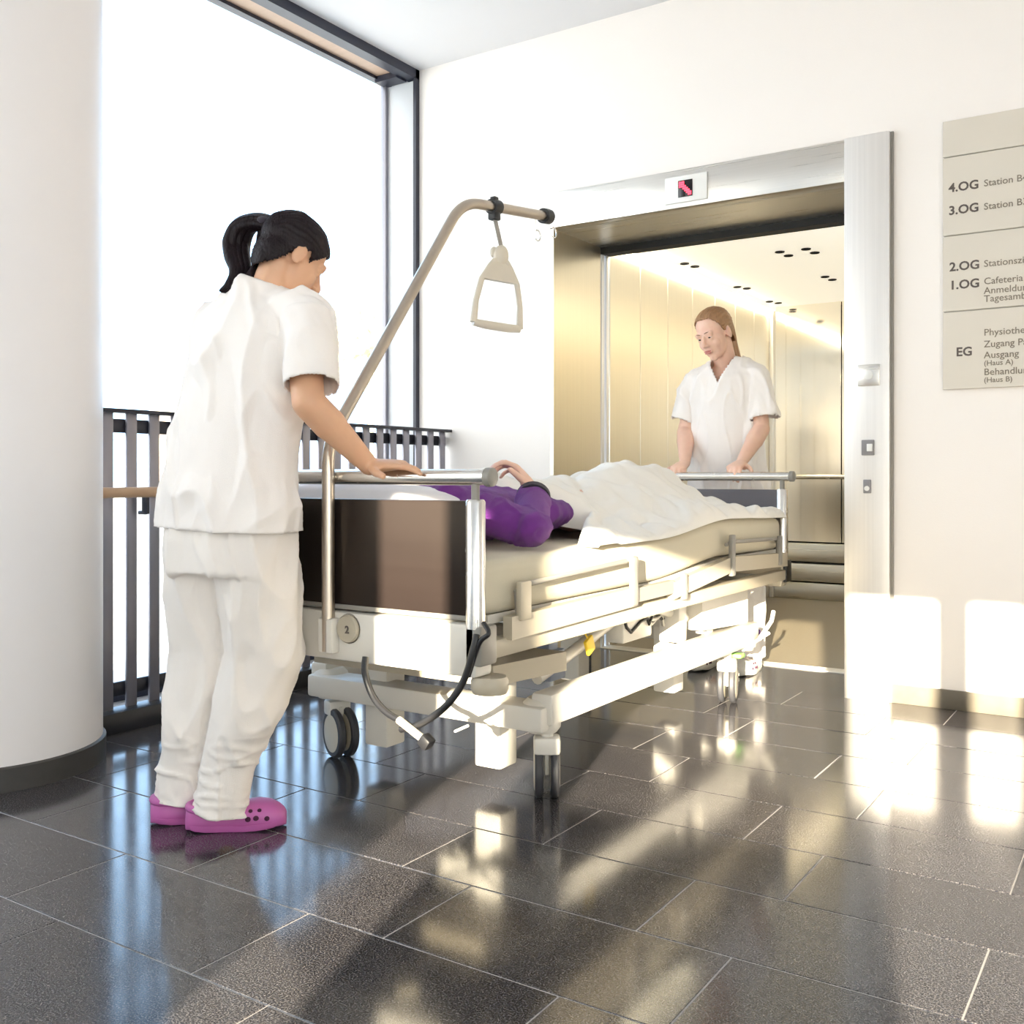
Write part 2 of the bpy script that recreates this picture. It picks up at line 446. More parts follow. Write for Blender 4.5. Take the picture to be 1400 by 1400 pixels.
# ---- back wall with tall glazed openings
slots = [(0.11, 0.35), (0.50, 1.27), (1.34, 1.70), (1.80, 2.0), (2.12, 2.7)]
HB = 2.09
wb = MB(); x = XW - 0.3
SILL = (0.0, 1.30, 0.55, 0.55, 0.55)
for (a, b_), z_ in zip(slots, SILL):
    wb.mm(x, a, YB-0.12, YB, -0.06, HB); x = b_
    if z_: wb.mm(a, b_, YB-0.12, YB, -0.06, z_)
wb.mm(x, XR+0.2, YB-0.12, YB, -0.06, HB)
wb.mm(XW-0.3, XR+0.2, YB-0.12, YB, HB, CEIL)
struct(wb, 'wall_back', 'wall')
w3 = struct(MB().mm(0.11, 2.7, YB-0.09, YB-0.02, 0.0, 0.05), 'window_3', 'frame')
for (a, b_), z_ in zip(slots, SILL): MB().mm(a, b_, YB-0.06, YB-0.052, max(z_, 0.05), HB).build('pane', 'glass', w3)
# ---- right side: full-height glazing out of view, added for sky fill light
w2 = MB()
for y in [YB + 0.04 + i*1.12 for i in range(5)]: w2.mm(XR, XR+0.08, y-0.03, y+0.03, 0, CEIL)
w2.mm(XR, XR+0.08, YB, 0.5, 0, 0.08); w2.mm(XR, XR+0.08, YB, 0.5, CEIL-0.08, CEIL)
w2 = struct(w2, 'added_fill_window', 'frame')
struct(MB().mm(XR, XR+0.2, 0.5, WY+0.3, -0.06, CEIL), 'wall_right', 'wall')
for i in range(4):
    y = YB + 0.04 + i*1.12
    MB().mm(XR+0.03, XR+0.038, y+0.03, y+1.09, 0.08, CEIL-0.08).build('pane', 'glass', w2)

# ---- window_1 on the left: deep dark frame, board soffit, pale jamb, panes
win = MB()
XG = -3.535
win.mm(XW-0.018, XW+0.0, WY-0.03, WY, 0, CEIL)                 # vertical dark edge in the corner
win.mm(XW-0.065, XW, YB, WY, CEIL-0.05, CEIL)                 # dark lintel edge
win.mm(XG-0.03, XG+0.015, YB, WY, CEIL-0.045, CEIL-0.02)        # outer head
win.mm(XG-0.03, XG+0.01, YB, WY, 0.0, 0.06)                   # sill
w1 = struct(win, 'window_1', 'frame')
MB().mm(XG, XW-0.06, YB, WY-0.12, CEIL-0.028, CEIL+0.02).build('soffit_board', 'soffit', w1)
MB().mm(XG, XW-0.06, WY-0.12, WY-0.035, CEIL-0.06, CEIL+0.02).build('soffit_end', 'frame', w1)
MB().mm(XG, XW-0.018, WY-0.03, WY, 0, CEIL-0.06, 0.002).build('jamb', 'jamb', w1)
MB().mm(XG-0.02, XG+0.015, WY-0.05, WY-0.03, 0, CEIL-0.04, 0.002).build('glazing_bead', 'baluster', w1)
for y0, y1 in ((-4.0, -0.9), (-0.88, WY-0.05)):
    MB().mm(XG-0.004, XG+0.004, y0, y1, 0.06, CEIL-0.04).build('pane', 'glass', w1)
MB().mm(XG-0.03, XG+0.03, -0.92, -0.86, 0, CEIL-0.04).build('mullion', 'frame', w1)
struct(MB().mm(XG-0.2, XW+0.12, YB, WY, -0.06, -0.002), 'trim_1', 'curb')
# ---- outside
struct(MB().mm(-220, XG-0.25, -120, 220, -0.5, -0.45), 'ground', 'outside')

# ================================================================== COLUMN
cc = V((-3.095, 1.735, 0))
t = thing('column', cc, 'thick round white column on a dark plinth at left edge', 'column')
MB().lathe([(0.333, 0.07), (0.333, CEIL)], Matrix.Translation(cc), 64).build('shaft', 'column', t)
MB().lathe([(0.343, 0.0), (0.343, 0.068), (0.338, 0.072)], Matrix.Translation(cc), 64).build('plinth', 'darkbase', t)

# ================================================================== RAILING
RX = -3.14
t = thing('railing', (RX, 3.2, 0), 'grey metal baluster railing with beech handrail before the tall window', 'railing')
def rail_run(ya, yb):
    MB().mm(RX-0.03, RX+0.03, ya, yb, 1.128, 1.142, 0.002).build('top_rail', 'rail_dark', t)
    MB().mm(RX-0.026, RX-0.012, ya, yb, 1.058, 1.108, 0.002).build('upper_rail', 'rail_dark', t)
    MB().mm(RX-0.026, RX-0.012, ya, yb, 0.115, 0.165, 0.002).build('lower_rail', 'rail_dark', t)
    MB().mm(RX-0.03, RX+0.06, ya, yb, 0.0, 0.075, 0.003).build('curb', 'curb', t)
    h = MB().tube([(RX+0.065, ya, 0.845), (RX+0.065, yb, 0.845)], 0.019, 16).build('handrail', 'beech', t)
    y = ya + 0.3
    while y < yb:
        MB().box((RX+0.035, y, 0.80), (0.03, 0.014, 0.07), None, 0.003).tube([(RX+0.0, y, 0.77), (RX+0.04, y, 0.77)], 0.008, 8).build('bracket', 'rail_dark', h)
        y += 0.9
rail_run(2.02, WY-0.005)
rail_run(YB+0.02, 1.43)
bal = MB().box((0, 0, 0), (0.012, 0.044, 1.06), None, 0.003).mesh('baluster', 'baluster', 30)
y = 2.187
while y < WY - 0.02:
    link('baluster', bal, t, (RX, y, 0.602)); y += 0.0975
y = 1.40
while y > YB + 0.1:
    link('baluster', bal, t, (RX, y, 0.602)); y -= 0.0975

# ================================================================== LIFT
t = thing('lift_doorway', ((GX0+GX1)/2, WY, 0), 'brushed steel lift doorway with floor display above', 'lift doorway')
FO = -0.934
MB().mm(GX0-0.004, GX1, WY-0.025, WY+0.06, GH, 2.27, 0.002).build('header', 'steel_h', t)
MB().mm(GX1, FO, WY-0.03, WY+0.06, 0.0, 2.275, 0.003).build('door_post', 'steel', t)
MB().mm(FO, FO+0.012, WY-0.012, WY, 0.0, 2.275, 0.001).build('edge_strip', 'bedgrey', t)
MB().mm(GX0-0.02, GX0, WY, YT, 0, GH).build('side_reveal', 'cab', t)
MB().mm(GX1, GX1+0.02, WY+0.06, YT, 0, GH).build('side_reveal', 'cab', t)
MB().mm(GX0, GX1, WY+0.06, YT, GH, GH+0.02).build('top_reveal', 'steel_h', t)
MB().mm(GX0, GX1, WY, YT, -0.03, 0.0).build('reveal_floor', 'tile', t)
MB().mm(GX0, GX1, YT, YT+0.08, 2.065, GH+0.02).build('door_track', 'cabblack', t)
sl = MB()
for k in range(4): sl.mm(GX0, GX1, YT+k*0.022, YT+k*0.022+0.014, -0.02, 0.006, 0.001)
sl.mm(GX0, GX1, YT, YT+0.085, -0.03, 0.0)
sl.build('sill', 'steel_h', t)
MB().mm(GX0-0.02, GX0+0.005, YT+0.005, YT+0.035, 0, GH, 0.002).build('door_edge', 'steel', t)
MB().mm(GX0-0.02, GX0+0.012, YT+0.045, YT+0.075, 0, GH, 0.002).build('door_edge', 'steel', t)
# display
dx = at(938, 258, Y=WY-0.03).x; dz = at(938, 258, Y=WY-0.03).z
d = MB().box((dx, WY-0.031, dz), (0.20, 0.012, 0.118), None, 0.003).build('display', 'plate', t)
MB().box((dx, WY-0.0385, dz), (0.068, 0.004, 0.074), None, 0.001).build('screen', 'screen', d)
led = MB()
for i in range(7):
    for j in range(7):
        u, v_ = i-3, j-3
        if abs(u+v_) <= 1 or (abs(u+v_) == 2 and u < 0 and v_ > 0):
            led.box((dx+u*0.0085, WY-0.0412, dz+v_*0.0092), (0.0072, 0.002, 0.0078), None, 0)
led.build('lit_arrow', 'led', d)
# call panel
for (px, py, wpx, hpx, m_, nm) in ((1188, 513, 0.085, 0.085, 'steel_h', 'call_plate'), (1187, 612, 0.05, 0.062, 'button', 'key_switch'), (1186, 665, 0.03, 0.055, 'button', 'call_button')):
    p = at(px, py, Y=WY-0.03)
    pl = MB().box((p.x, WY-0.034, p.z), (wpx, 0.010, hpx), None, 0.003).build(nm, m_, t)
    if nm == 'key_switch': MB().box((p.x+0.008, WY-0.041, p.z), (0.022, 0.006, 0.03), None, 0.002).build('key_cover', 'plate', pl)
    if nm == 'call_plate': MB().lathe([(0.018, 0), (0.018, 0.006), (0.015, 0.008)], Matrix.Translation((p.x, WY-0.039, p.z)) @ Matrix.Rotation(R(90), 4, 'X'), 20).build('button', 'plate', pl)
    if nm == 'call_button': MB().lathe([(0.010, 0), (0.010, 0.004)], Matrix.Translation((p.x, WY-0.039, p.z-0.008)) @ Matrix.Rotation(R(90), 4, 'X'), 16).build('button', 'plate', pl)
# cabin
CY0, CY1, CX0, CX1, CH = YT+0.10, 7.36, -2.50, -0.95, 2.14
t = thing('lift_cabin', ((CX0+CX1)/2, 6.0, 0), 'lift cabin lined with brushed steel under a white ceiling', 'lift cabin')
MB().mm(CX0-0.05, CX1+0.05, CY0-0.01, CY1+0.05, -0.05, 0.0).build('cabin_floor', 'cabfloor', t)
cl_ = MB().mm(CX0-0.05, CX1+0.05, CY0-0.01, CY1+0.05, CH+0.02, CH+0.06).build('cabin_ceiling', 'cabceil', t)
n = 7
for i in range(n):
    a = CY0 + (CY1-CY0)*i/n; b_ = CY0 + (CY1-CY0)*(i+1)/n
    MB().mm(CX0-0.03, CX0, a+0.002, b_-0.002, 0.0, CH+0.02, 0.003, 1).build('wall_panel', 'cab', t)
    MB().mm(CX1, CX1+0.03, a+0.002, b_-0.002, 0.0, CH+0.02, 0.003, 1).build('wall_panel', 'cab', t)
MB().mm(CX0-0.03, CX1+0.03, CY1+0.01, CY1+0.04, 0.0, CH+0.02).build('wall_backing', 'cabblack', t)
for (a, b_) in ((CX0, -1.98), (-1.98, -1.46), (-1.46, CX1)):
    MB().mm(a+0.003, b_-0.003, CY1-0.012, CY1+0.01, 0.42, CH+0.02, 0.002, 1).build('mirror_panel', 'mirror', t)
MB().mm(CX0, CX0+0.03, CY1-0.05, CY1-0.012, 0.0, CH+0.02, 0.003).build('corner_post', 'steel', t)
for z0, z1 in ((0.0, 0.12), (0.13, 0.26), (0.275, 0.41)):
    MB().mm(CX0+0.03, CX1, CY1-0.03, CY1+0.01, z0, z1, 0.006).build('bumper_board', 'steel_h', t)
for z0, z1 in ((0.13, 0.26),):
    MB().mm(CX0, CX0+0.025, CY0+0.05, CY1-0.06, z0, z1, 0.006).build('bumper_board', 'cab', t)
MB().tube([(CX0+0.1, CY1-0.07, 0.895), (CX1-0.02, CY1-0.07, 0.895)], 0.018, 14).build('handrail', 'chrome', t)
MB().mm(CX0+0.004, CX0+0.035, CY0+0.02, CY1-0.06, CH-0.035, CH-0.012, 0.004).build('light_strip', 'strip', t)
MB().mm(CX1-0.035, CX1-0.004, CY0+0.02, CY1-0.06, CH-0.035, CH-0.012, 0.004).build('light_strip', 'strip', t)
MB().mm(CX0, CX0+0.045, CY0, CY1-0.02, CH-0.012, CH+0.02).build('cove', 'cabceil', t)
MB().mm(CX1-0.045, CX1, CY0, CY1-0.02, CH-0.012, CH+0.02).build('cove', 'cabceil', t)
def spot(px, py):
    p = at(px, py, d=(CH-CAM_H+0.02)*1375/(650-py))
    MB().lathe([(0.02, 0.005), (0.022, 0.0), (0.027, 0), (0.027, 0.006)], Matrix.Translation((p.x, p.y, CH+0.0145)), 14).build('ceiling_spot', 'cabblack', t)
for px, py in ((936, 360), (950, 364), (1008, 392), (1021, 394), (1066, 344), (1078, 349), (1102, 340), (1114, 345), (1128, 378), (1138, 382), (1052, 412), (1064, 414)):
    spot(px, py)

# ================================================================== SIGN
SX0, SX1 = -0.738, 0.06
t = thing('directory_sign', ((SX0+SX1)/2, WY, 1.235), 'pale grey floor directory board on the wall right of the lift', 'sign')
zs = [2.276, 2.133, 1.829, 1.536, 1.235]
MB().mm(SX0+0.004, SX1-0.004, WY-0.010, WY-0.001, zs[-1]+0.003, zs[0]-0.003).build('backing', 'signline', t)
for a, b_ in zip(zs[1:], zs[:-1]):
    MB().mm(SX0, SX1, WY-0.018, WY-0.006, a+0.0025, b_-0.0025, 0.001, 1).build('panel', 'sign', t)
TY = WY - 0.0184
def sgn(s, px, py, size, m_, bold=0.0):
    p = at(px, py, Y=WY-0.018)
    text('lettering', s, size, (p.x, TY, p.z), m_, t, bold)
for s, px, py in (('4.OG', 1297, 263), ('3.OG', 1297, 294), ('2.OG', 1298, 371), ('1.OG', 1298, 396), ('EG', 1307, 487)):
    sgn(s, px, py, 0.047, 'ink', 0.0012)
for s, py in (('Station B4', 255), ('Station B3', 287), ('Stationszimmer', 365), ('Cafeteria', 389), ('Anmeldung Ambulanz', 402), ('Tagesambulanz', 413),
              ('Physiotherapie', 459), ('Zugang Park', 475), ('Ausgang', 490), ('(Haus A)', 500), ('Behandlung', 513), ('(Haus B)', 523)):
    sgn(s, 1345, py, 0.036 if py not in (500, 523) else 0.028, 'ink2', 0.0002)
#BED
# ================================================================== HOSPITAL BED
BX0, BX1, BY0, BY1 = -2.277, -1.334, 1.934, 4.19
BC = (BX0+BX1)/2
bed = thing('hospital_bed', (BC, (BY0+BY1)/2, 0), 'height-adjustable hospital bed with dark end panels and lifting pole, pushed into the lift', 'hospital bed')
def end_frame(y, s, panel_m, ztop):
    """s: outward direction along y"""
    for x in (BX0+0.035, BX1-0.035):
        p = MB().tube([(x, y, 0.545), (x, y, 0.842), (x, y, 0.848)], [0.024, 0.024, 0.02], 20).build('post', 'chrome', bed)
        MB().tube([(x, y, 0.845), (x, y, 0.90)], 0.010, 12).build('post_neck', 'bedgrey', p)
    r = MB().tube([(BX0, y, CAM_H-0.004), (BX1, y, CAM_H-0.004)], 0.0195, 20).build('push_rail', 'chrome', bed)
    for x in (BX0-0.006, BX1+0.006):
        MB().tube([(x-0.012, y, CAM_H-0.004), (x-0.008, y, CAM_H-0.004), (x+0.008, y, CAM_H-0.004), (x+0.012, y, CAM_H-0.004)], [0.017, 0.0225, 0.0225, 0.017], 16).build('end_cap', 'bedgrey', r)
    MB().box((BC, y, (0.572+ztop)/2), (BX1-BX0-0.10, 0.022, ztop-0.572), None, 0.003).build('end_panel', panel_m, bed)
    MB().box((BC, y, 0.568), (BX1-BX0-0.10, 0.026, 0.012), None, 0.002).build('panel_trim', 'bedgrey', bed)
end_frame(BY0+0.0, -1, 'laminate', 0.845)
end_frame(BY1-0.02, 1, 'footpanel', 0.845)
MB().mm(BX0+0.02, BX1-0.02, BY0-0.02, BY0+0.05, 0.43, 0.556, 0.010).build('head_beam', 'bedwhite', bed)
MB().mm(BX0+0.02, BX1-0.02, BY1-0.07, BY1+0.0, 0.44, 0.545, 0.010).build('foot_beam', 'bedcream', bed)
for x in (BX0+0.035, BX1-0.03):
    for y in (BY0+0.015, BY1-0.02):
        MB().box((x, y, 0.505), (0.05, 0.07, 0.095), None, 0.008).build('corner_block', 'black' if y > 3 else 'bedgrey', bed)
# bumper wheels on the head corners
for x in (BX0+0.01, BX1-0.015):
    MB().lathe([(0.0, -0.02), (0.04, -0.02), (0.045, -0.01), (0.045, 0.01), (0.04, 0.02), (0.0, 0.02)], Matrix.Translation((x, BY0+0.03, 0.41)), 24).build('corner_bumper', 'bedcream', bed)
# pole socket disc
def disc(px, py, r):
    p = at(px, py, Y=BY0-0.028)
    d_ = MB().lathe([(r, -0.02), (r, 0.008), (r*0.9, 0.012), (0.001, 0.012)], Matrix.Translation((p.x, BY0-0.018, p.z)) @ Matrix.Rotation(R(90), 4, 'X'), 28).build('pole_socket', 'bedcream', bed)
    MB().lathe([(r*1.06, -0.02), (r*1.06, 0.002)], Matrix.Translation((p.x, BY0-0.018, p.z)) @ Matrix.Rotation(R(90), 4, 'X'), 28).build('socket_ring', 'bedgrey', d_)
    text('socket_mark', '2', 0.026, (p.x-0.003, BY0-0.0312, p.z-0.01), 'ink', d_, 0.001)
disc(474, 860, 0.036)
# lifting pole
PX = -1.735
b0 = at(448, 886, Y=BY0-0.035); PX = b0.x
bend = at(448, 606, Y=BY0-0.03)
p1 = at(632, 284, X=PX); p2 = at(748, 296, X=PX)
def fillet(a, b, c, r, n=8):
    a, b, c = V(a), V(b), V(c)
    u = (a-b).normalized()*r; v_ = (c-b).normalized()*r
    return [ (b+u)*(1-k/n)**2 + b*2*(k/n)*(1-k/n) + (b+v_)*(k/n)**2 for k in range(n+1)]
PY = BY0-0.033
q0 = V((PX, PY, 0.455)); q1 = V((PX, PY, bend.z)); q2 = V((PX, p1.y, p1.z+0.02)); q3 = V((PX, p2.y, p2.z))
pole_pts = [q0, q0.lerp(q1, 0.5)] + fillet(q0, q1, q2, 0.06) + [q1.lerp(q2, 0.5)] + fillet(q1, q2, q3, 0.09) + [q3]
pole = MB().tube(pole_pts, 0.0165, 20).build('lifting_pole', 'polemetal', bed, 60)
MB().box((PX, BY0-0.03, 0.495), (0.05, 0.035, 0.09), None, 0.006).build('pole_bracket', 'bedwhite', bed)
dirp = (q3-q2).normalized()
MB().tube([q3-dirp*0.03, q3-dirp*0.028, q3+dirp*0.012, q3+dirp*0.018], [0.017, 0.026, 0.026, 0.018], 18).build('pole_cap', 'black', pole)
hk = q2 + dirp*((at(676, 285, X=PX)-q2).length)
MB().tube([hk-dirp*0.022, hk-dirp*0.02, hk+dirp*0.02, hk+dirp*0.022], [0.018, 0.024, 0.024, 0.018], 18).box(hk+V((0, 0, -0.028)), (0.03, 0.034, 0.03), None, 0.005).box(hk+V((0, 0, 0.026)), (0.02, 0.022, 0.012), None, 0.003).build('strap_clamp', 'black', pole)
for px, py in ((735, 322), (757, 318)):
    c = at(px, py, X=PX+ (0.0 if px < 740 else -0.01))
    MB().tube([c + V((0, 0.018*math.sin(a), 0.018*math.cos(a))) for a in (R(x_) for x_ in range(-40, 221, 20))], 0.0025, 8).tube([c+V((0, 0.0, 0.0))+V((0, -0.0116, 0.0138)), V((PX, c.y-0.015, q3.z-0.02))], 0.002, 6).build('wire_hook', 'chrome', pole)
# upper frame
for x in (BX0+0.055, BX1-0.03):
    MB().mm(x-0.02, x+0.02, BY0+0.04, BY1-0.05, 0.468, 0.512, 0.005).build('frame_bar', 'bedcream', bed)
for y in (2.25, 2.7, 3.15, 3.6, 3.95):
    MB().mm(BX0+0.07, BX1-0.05, y-0.015, y+0.015, 0.475, 0.505, 0.003).build('cross_bar', 'bedgrey', bed)
# lying surface sections, knee section a little raised
def sect(y0, y1, z0, z1):
    m = MB()
    rs = []
    for x in (BX0+0.05, BX1-0.045):
        rs.append([V((x, y0, z0)), V((x, y1, z1)), V((x, y1, z1+0.022)), V((x, y0, z0+0.022))])
    m.rings(rs); return m.build('mattress_platform', 'bedwhite', bed, 0)
sect(2.0, 2.9, 0.545, 0.545); sect(2.92, 3.5, 0.545, 0.580); sect(3.52, 4.12, 0.580, 0.575)
# folded side guards
for sx, x in ((1, BX1-0.008), (-1, BX0+0.008)):
    def beam(pts, h, t_, nm, m_):
        rs = [[V((x-t_/2, p[0], p[1]-h/2)), V((x+t_/2, p[0], p[1]-h/2)), V((x+t_/2, p[0], p[1]+h/2)), V((x-t_/2, p[0], p[1]+h/2))] for p in pts]
        return MB().rings(rs).build(nm, m_, bed, 0)
    g = beam([(2.03, 0.535), (2.72, 0.545)], 0.056, 0.026, 'side_guard', 'bedcream')
    beam([(2.72, 0.547), (2.98, 0.548)], 0.042, 0.022, 'side_guard', 'bedgrey')
    beam([(2.98, 0.535), (3.50, 0.582), (4.12, 0.556)], 0.055, 0.024, 'side_guard', 'bedcream')
    MB().tube([(x, 2.08, 0.56), (x, 2.07, 0.62), (x, 2.10, 0.634), (x, 2.66, 0.652)], 0.0075, 10).build('guard_wire', 'bedgrey', bed)
    MB().tube([(x, 3.46, 0.655), (x, 3.52, 0.662), (x, 4.0, 0.648), (x, 4.03, 0.63), (x, 4.03, 0.57)], 0.0075, 10).build('guard_wire', 'bedgrey', bed)
    for y, z0, z1, wdt in ((2.085, 0.55, 0.645, 0.05), (2.69, 0.52, 0.665, 0.035), (3.06, 0.50, 0.585, 0.028), (3.49, 0.54, 0.69, 0.035), (4.02, 0.54, 0.66, 0.03)):
        MB().box((x+sx*0.012, y, (z0+z1)/2), (0.016, wdt, z1-z0), None, 0.004).build('guard_bracket', 'bedgrey' if y > 2.2 else 'bedcream', bed)
# chassis
CXR, CXL = -1.45, -2.29
for x in (CXR, CXL):
    MB().mm(x-0.035, x+0.035, 2.36, 4.02, 0.215, 0.305, 0.012).build('chassis_beam', 'bedwhite', bed)
for y, z in ((2.38, 0.235), (3.98, 0.24)):
    MB().mm(CXL-0.02, CXR+0.02, y-0.05, y+0.05, z-0.035, z+0.035, 0.01).build('chassis_cross', 'bedwhite', bed)
for x in (CXR-0.02, CXL+0.02):
    for y in (2.40, 3.98):
        MB().lathe([(0.0, 0.19), (0.04, 0.19), (0.052, 0.205), (0.055, 0.27), (0.04, 0.285), (0.0, 0.287)], Matrix.Translation((x, y, 0)), 20).build('caster_housing', 'bedwhite', bed)
# lift columns
for x in (-1.64, -2.06):
    for y in (2.42, 3.62):
        MB().mm(x-0.045, x+0.045, y-0.045, y+0.045, 0.065, 0.33, 0.008).mm(x-0.035, x+0.035, y-0.035, y+0.035, 0.33, 0.40, 0.004).build('lift_column', 'bedwhite', bed)
        MB().mm(x-0.028, x+0.028, y-0.028, y+0.028, 0.39, 0.475, 0.004).build('inner_column', 'chrome', bed)
# column covers at the foot end and head end
MB().rings([[V((-2.2, 3.50, z0)), V((-1.45, 3.50, z0)), V((-1.45, 3.98, z1)), V((-2.2, 3.98, z1))] for z0, z1 in ((0.33, 0.30), (0.455, 0.455))]).build('foot_cover', 'bedwhite', bed, 0)
MB().rings([[V((-2.15, 2.2, z)), V((-1.5, 2.2, z)), V((-1.45, 2.5, z)), V((-2.2, 2.5, z))] for z in (0.345, 0.40)]).build('head_cover', 'bedcream', bed, 0)
# scissor arms, actuators, cables between chassis and frame
for x in (-1.55, -2.15):
    MB().tube([(x, 2.5, 0.31), (x, 3.1, 0.45)], 0.018, 10).build('lift_arm', 'bedwhite', bed)
    MB().tube([(x+0.03, 3.75, 0.31), (x+0.03, 3.2, 0.45)], 0.018, 10).build('lift_arm', 'bedwhite', bed)
MB().tube([(-1.72, 2.55, 0.36), (-1.72, 2.95, 0.40)], 0.032, 16).tube([(-1.72, 2.95, 0.40), (-1.72, 3.3, 0.435)], 0.013, 12).build('actuator', 'bedwhite', bed)
MB().tube([(-1.95, 3.5, 0.36), (-1.95, 3.1, 0.41)], 0.032, 16).tube([(-1.95, 3.1, 0.41), (-1.95, 2.8, 0.44)], 0.013, 12).build('actuator', 'bedwhite', bed)
MB().mm(-1.88, -1.70, 2.83, 2.93, 0.225, 0.325, 0.008).mm(-1.86, -1.72, 2.85, 2.91, 0.32, 0.46, 0.004).build('battery_box', 'bluegrey', bed)
MB().mm(-1.60, -1.53, 3.02, 3.24, 0.34, 0.45, 0.008).build('control_box', 'bedwhite', bed)
MB().mm(-1.56, -1.48, 3.36, 3.43, 0.30, 0.455, 0.006).build('frame_strut', 'bedwhite', bed)
MB().mm(-1.52, -1.47, 3.60, 3.66, 0.30, 0.465, 0.006).build('frame_strut', 'bedwhite', bed)
p = at(806, 882, X=-1.5)
MB().box(p, (0.012, 0.045, 0.05), Matrix.Rotation(R(25), 4, 'X'), 0.003).tube([p+V((0, -0.01, 0.02)), p+V((-0.03, -0.03, 0.09))], 0.003, 6).build('yellow_tag', 'yellow', bed)
rc = random.Random(3)
for k in range(6):
    y0 = 2.95 + 0.10*k; x0 = -1.52 - 0.03*rc.random()
    MB().tube([(x0, y0 + 0.09*i/8*4 + 0.02*math.sin(i*1.7+k), 0.455 - (0.05+0.06*rc.random())*math.sin(math.pi*i/8)) for i in range(9)], 0.006, 8).build('cable', 'bedwhite' if k % 3 else 'black', bed, 60)
# hand-set hose hanging from the head end
hp = [at(652, 868, Y=1.885), at(648, 885, Y=1.875), at(634, 930, Y=1.87), at(610, 965, Y=1.86), at(575, 990, Y=1.86), at(548, 997, Y=1.862)]
hq = [at(500, 898, Y=1.885), at(499, 920, Y=1.875), at(510, 952, Y=1.87), at(530, 975, Y=1.86), at(556, 990, Y=1.855), at(578, 1010, Y=1.85)]
def smooth_path(ps, n=6):
    out = []
    for i in range(len(ps)-1):
        a, b, c, d_ = ps[max(i-1, 0)], ps[i], ps[i+1], ps[min(i+2, len(ps)-1)]
        for k in range(n):
            u = k/n
            out.append(0.5*((2*b)+(c-a)*u+(2*a-5*b+4*c-d_)*u*u+(3*b-a-3*c+d_)*u**3))
    return out+[ps[-1]]
MB().tube(smooth_path(hp), 0.0085, 10).build('hose', 'black', bed, 60)
hs_ = MB().tube(smooth_path(hq), 0.0085, 10).build('hose', 'black', bed, 60)
MB().tube([at(545, 984, Y=1.85), at(578, 1010, Y=1.845)], 0.0095, 10).build('hose_sleeve', 'hub', hs_)
MB().box(at(583, 1014, Y=1.845), (0.03, 0.03, 0.03), Matrix.Rotation(R(35), 4, 'Y'), 0.006).build('plug', 'black', hs_)
MB().tube(smooth_path([at(661, 852, Y=1.90), at(668, 866, Y=1.885), at(655, 880, Y=1.88), at(640, 925, Y=1.878)]), 0.006, 8).build('cable', 'black', bed, 60)
MB().tube([at(622, 1000, Y=2.33), at(640, 992, Y=2.33)], 0.004, 8).build('cable', 'bedwhite', bed)
# casters
def caster(x, y, ang):
    c = bpy.data.objects.new('caster', None); COL.objects.link(c)
    rot = Matrix.Translation((x, y, 0)) @ Matrix.Rotation(ang, 4, 'Z')
    def put(mb, nm, m_, par=None):
        mb.v = [tuple(rot @ V(p)) for p in mb.v]
        return mb.build(nm, m_, par)
    fk = MB().box((0, 0.0, 0.155), (0.075, 0.06, 0.05), None, 0.01).box((0, -0.015, 0.115), (0.012, 0.04, 0.09), None, 0.003).lathe([(0.018, 0.16), (0.018, 0.215)], Matrix.Identity(4), 14)
    bpy.data.objects.remove(c)
    f = put(fk, 'caster', 'bedwhite', bed)
    for sx in (-1, 1):
        tm = Matrix.Translation((sx*0.022, -0.03, 0.078)) @ Matrix.Rotation(R(90), 4, 'Y')
        put(MB().lathe([(0.060, -0.012), (0.072, -0.012), (0.078, -0.006), (0.078, 0.006), (0.072, 0.012), (0.060, 0.012)], tm, 28), 'tyre', 'rubber', f)
        put(MB().lathe([(0.001, -0.013), (0.052, -0.014), (0.063, -0.011), (0.063, 0.011), (0.052, 0.014), (0.001, 0.013)], tm, 28), 'wheel_cover', 'hub', f)
caster(-1.455, 2.40, R(213)); caster(-2.262, 2.42, R(65)); caster(-1.47, 3.80, R(195)); caster(-2.22, 3.98, R(30))
# brake pedals at the foot end
MB().tube([(-1.40, 3.98, 0.24), (-1.385, 4.08, 0.30), (-1.39, 4.12, 0.335)], 0.009, 10).build('pedal_lever', 'bedwhite', bed)
MB().box(at(1034, 864, Y=4.12), (0.03, 0.03, 0.022), None, 0.006).build('pedal_cap', 'purplecap', bed)
MB().tube([(-1.40, 3.90, 0.22), at(1012, 888, Y=3.90)+V((0.01, 0, 0)), (-1.375, 4.02, 0.26)], 0.007, 10).build('pedal_lever', 'bedwhite', bed)
MB().box(at(1008, 896, Y=3.86), (0.05, 0.05, 0.018), None, 0.006).build('pedal', 'greencap', bed)
# ---- grab handle hanging from the pole: its own thing
hb = V((PX, hk.y, 0))
gh = thing('grab_handle', (PX, hk.y, 1.36), 'pale triangular grab handle hanging on a strap from the lifting pole', 'grab handle')
hd = V((CS, SN, 0))*math.cos(R(28)) + V((-SN, CS, 0))*math.sin(R(28))
hx = hd*math.cos(R(4)) - V((0, 0, 1))*math.sin(R(4))
hz = (V((0, 0, 1)) - hx*hx.z).normalized()
hy = hx.cross(hz)
hm = Matrix((hx, hy, hz)).transposed().to_4x4()
o_ = at(679, 445, d=(hk - V((0, 0, 0))).dot(V((-SN, CS, 0))))
hm.translation = o_
def loop(pts, r, m_=20):
    return [hm @ V((x_, 0, z_)) for x_, z_ in pts]
tri = [(-0.083, 0.0), (-0.079, 0.07), (-0.064, 0.14), (-0.036, 0.185), (-0.018, 0.205)]
gm = MB()
gm.tube(loop(tri, 0), [0.012, 0.010, 0.010, 0.011, 0.013], 12, up=hy)
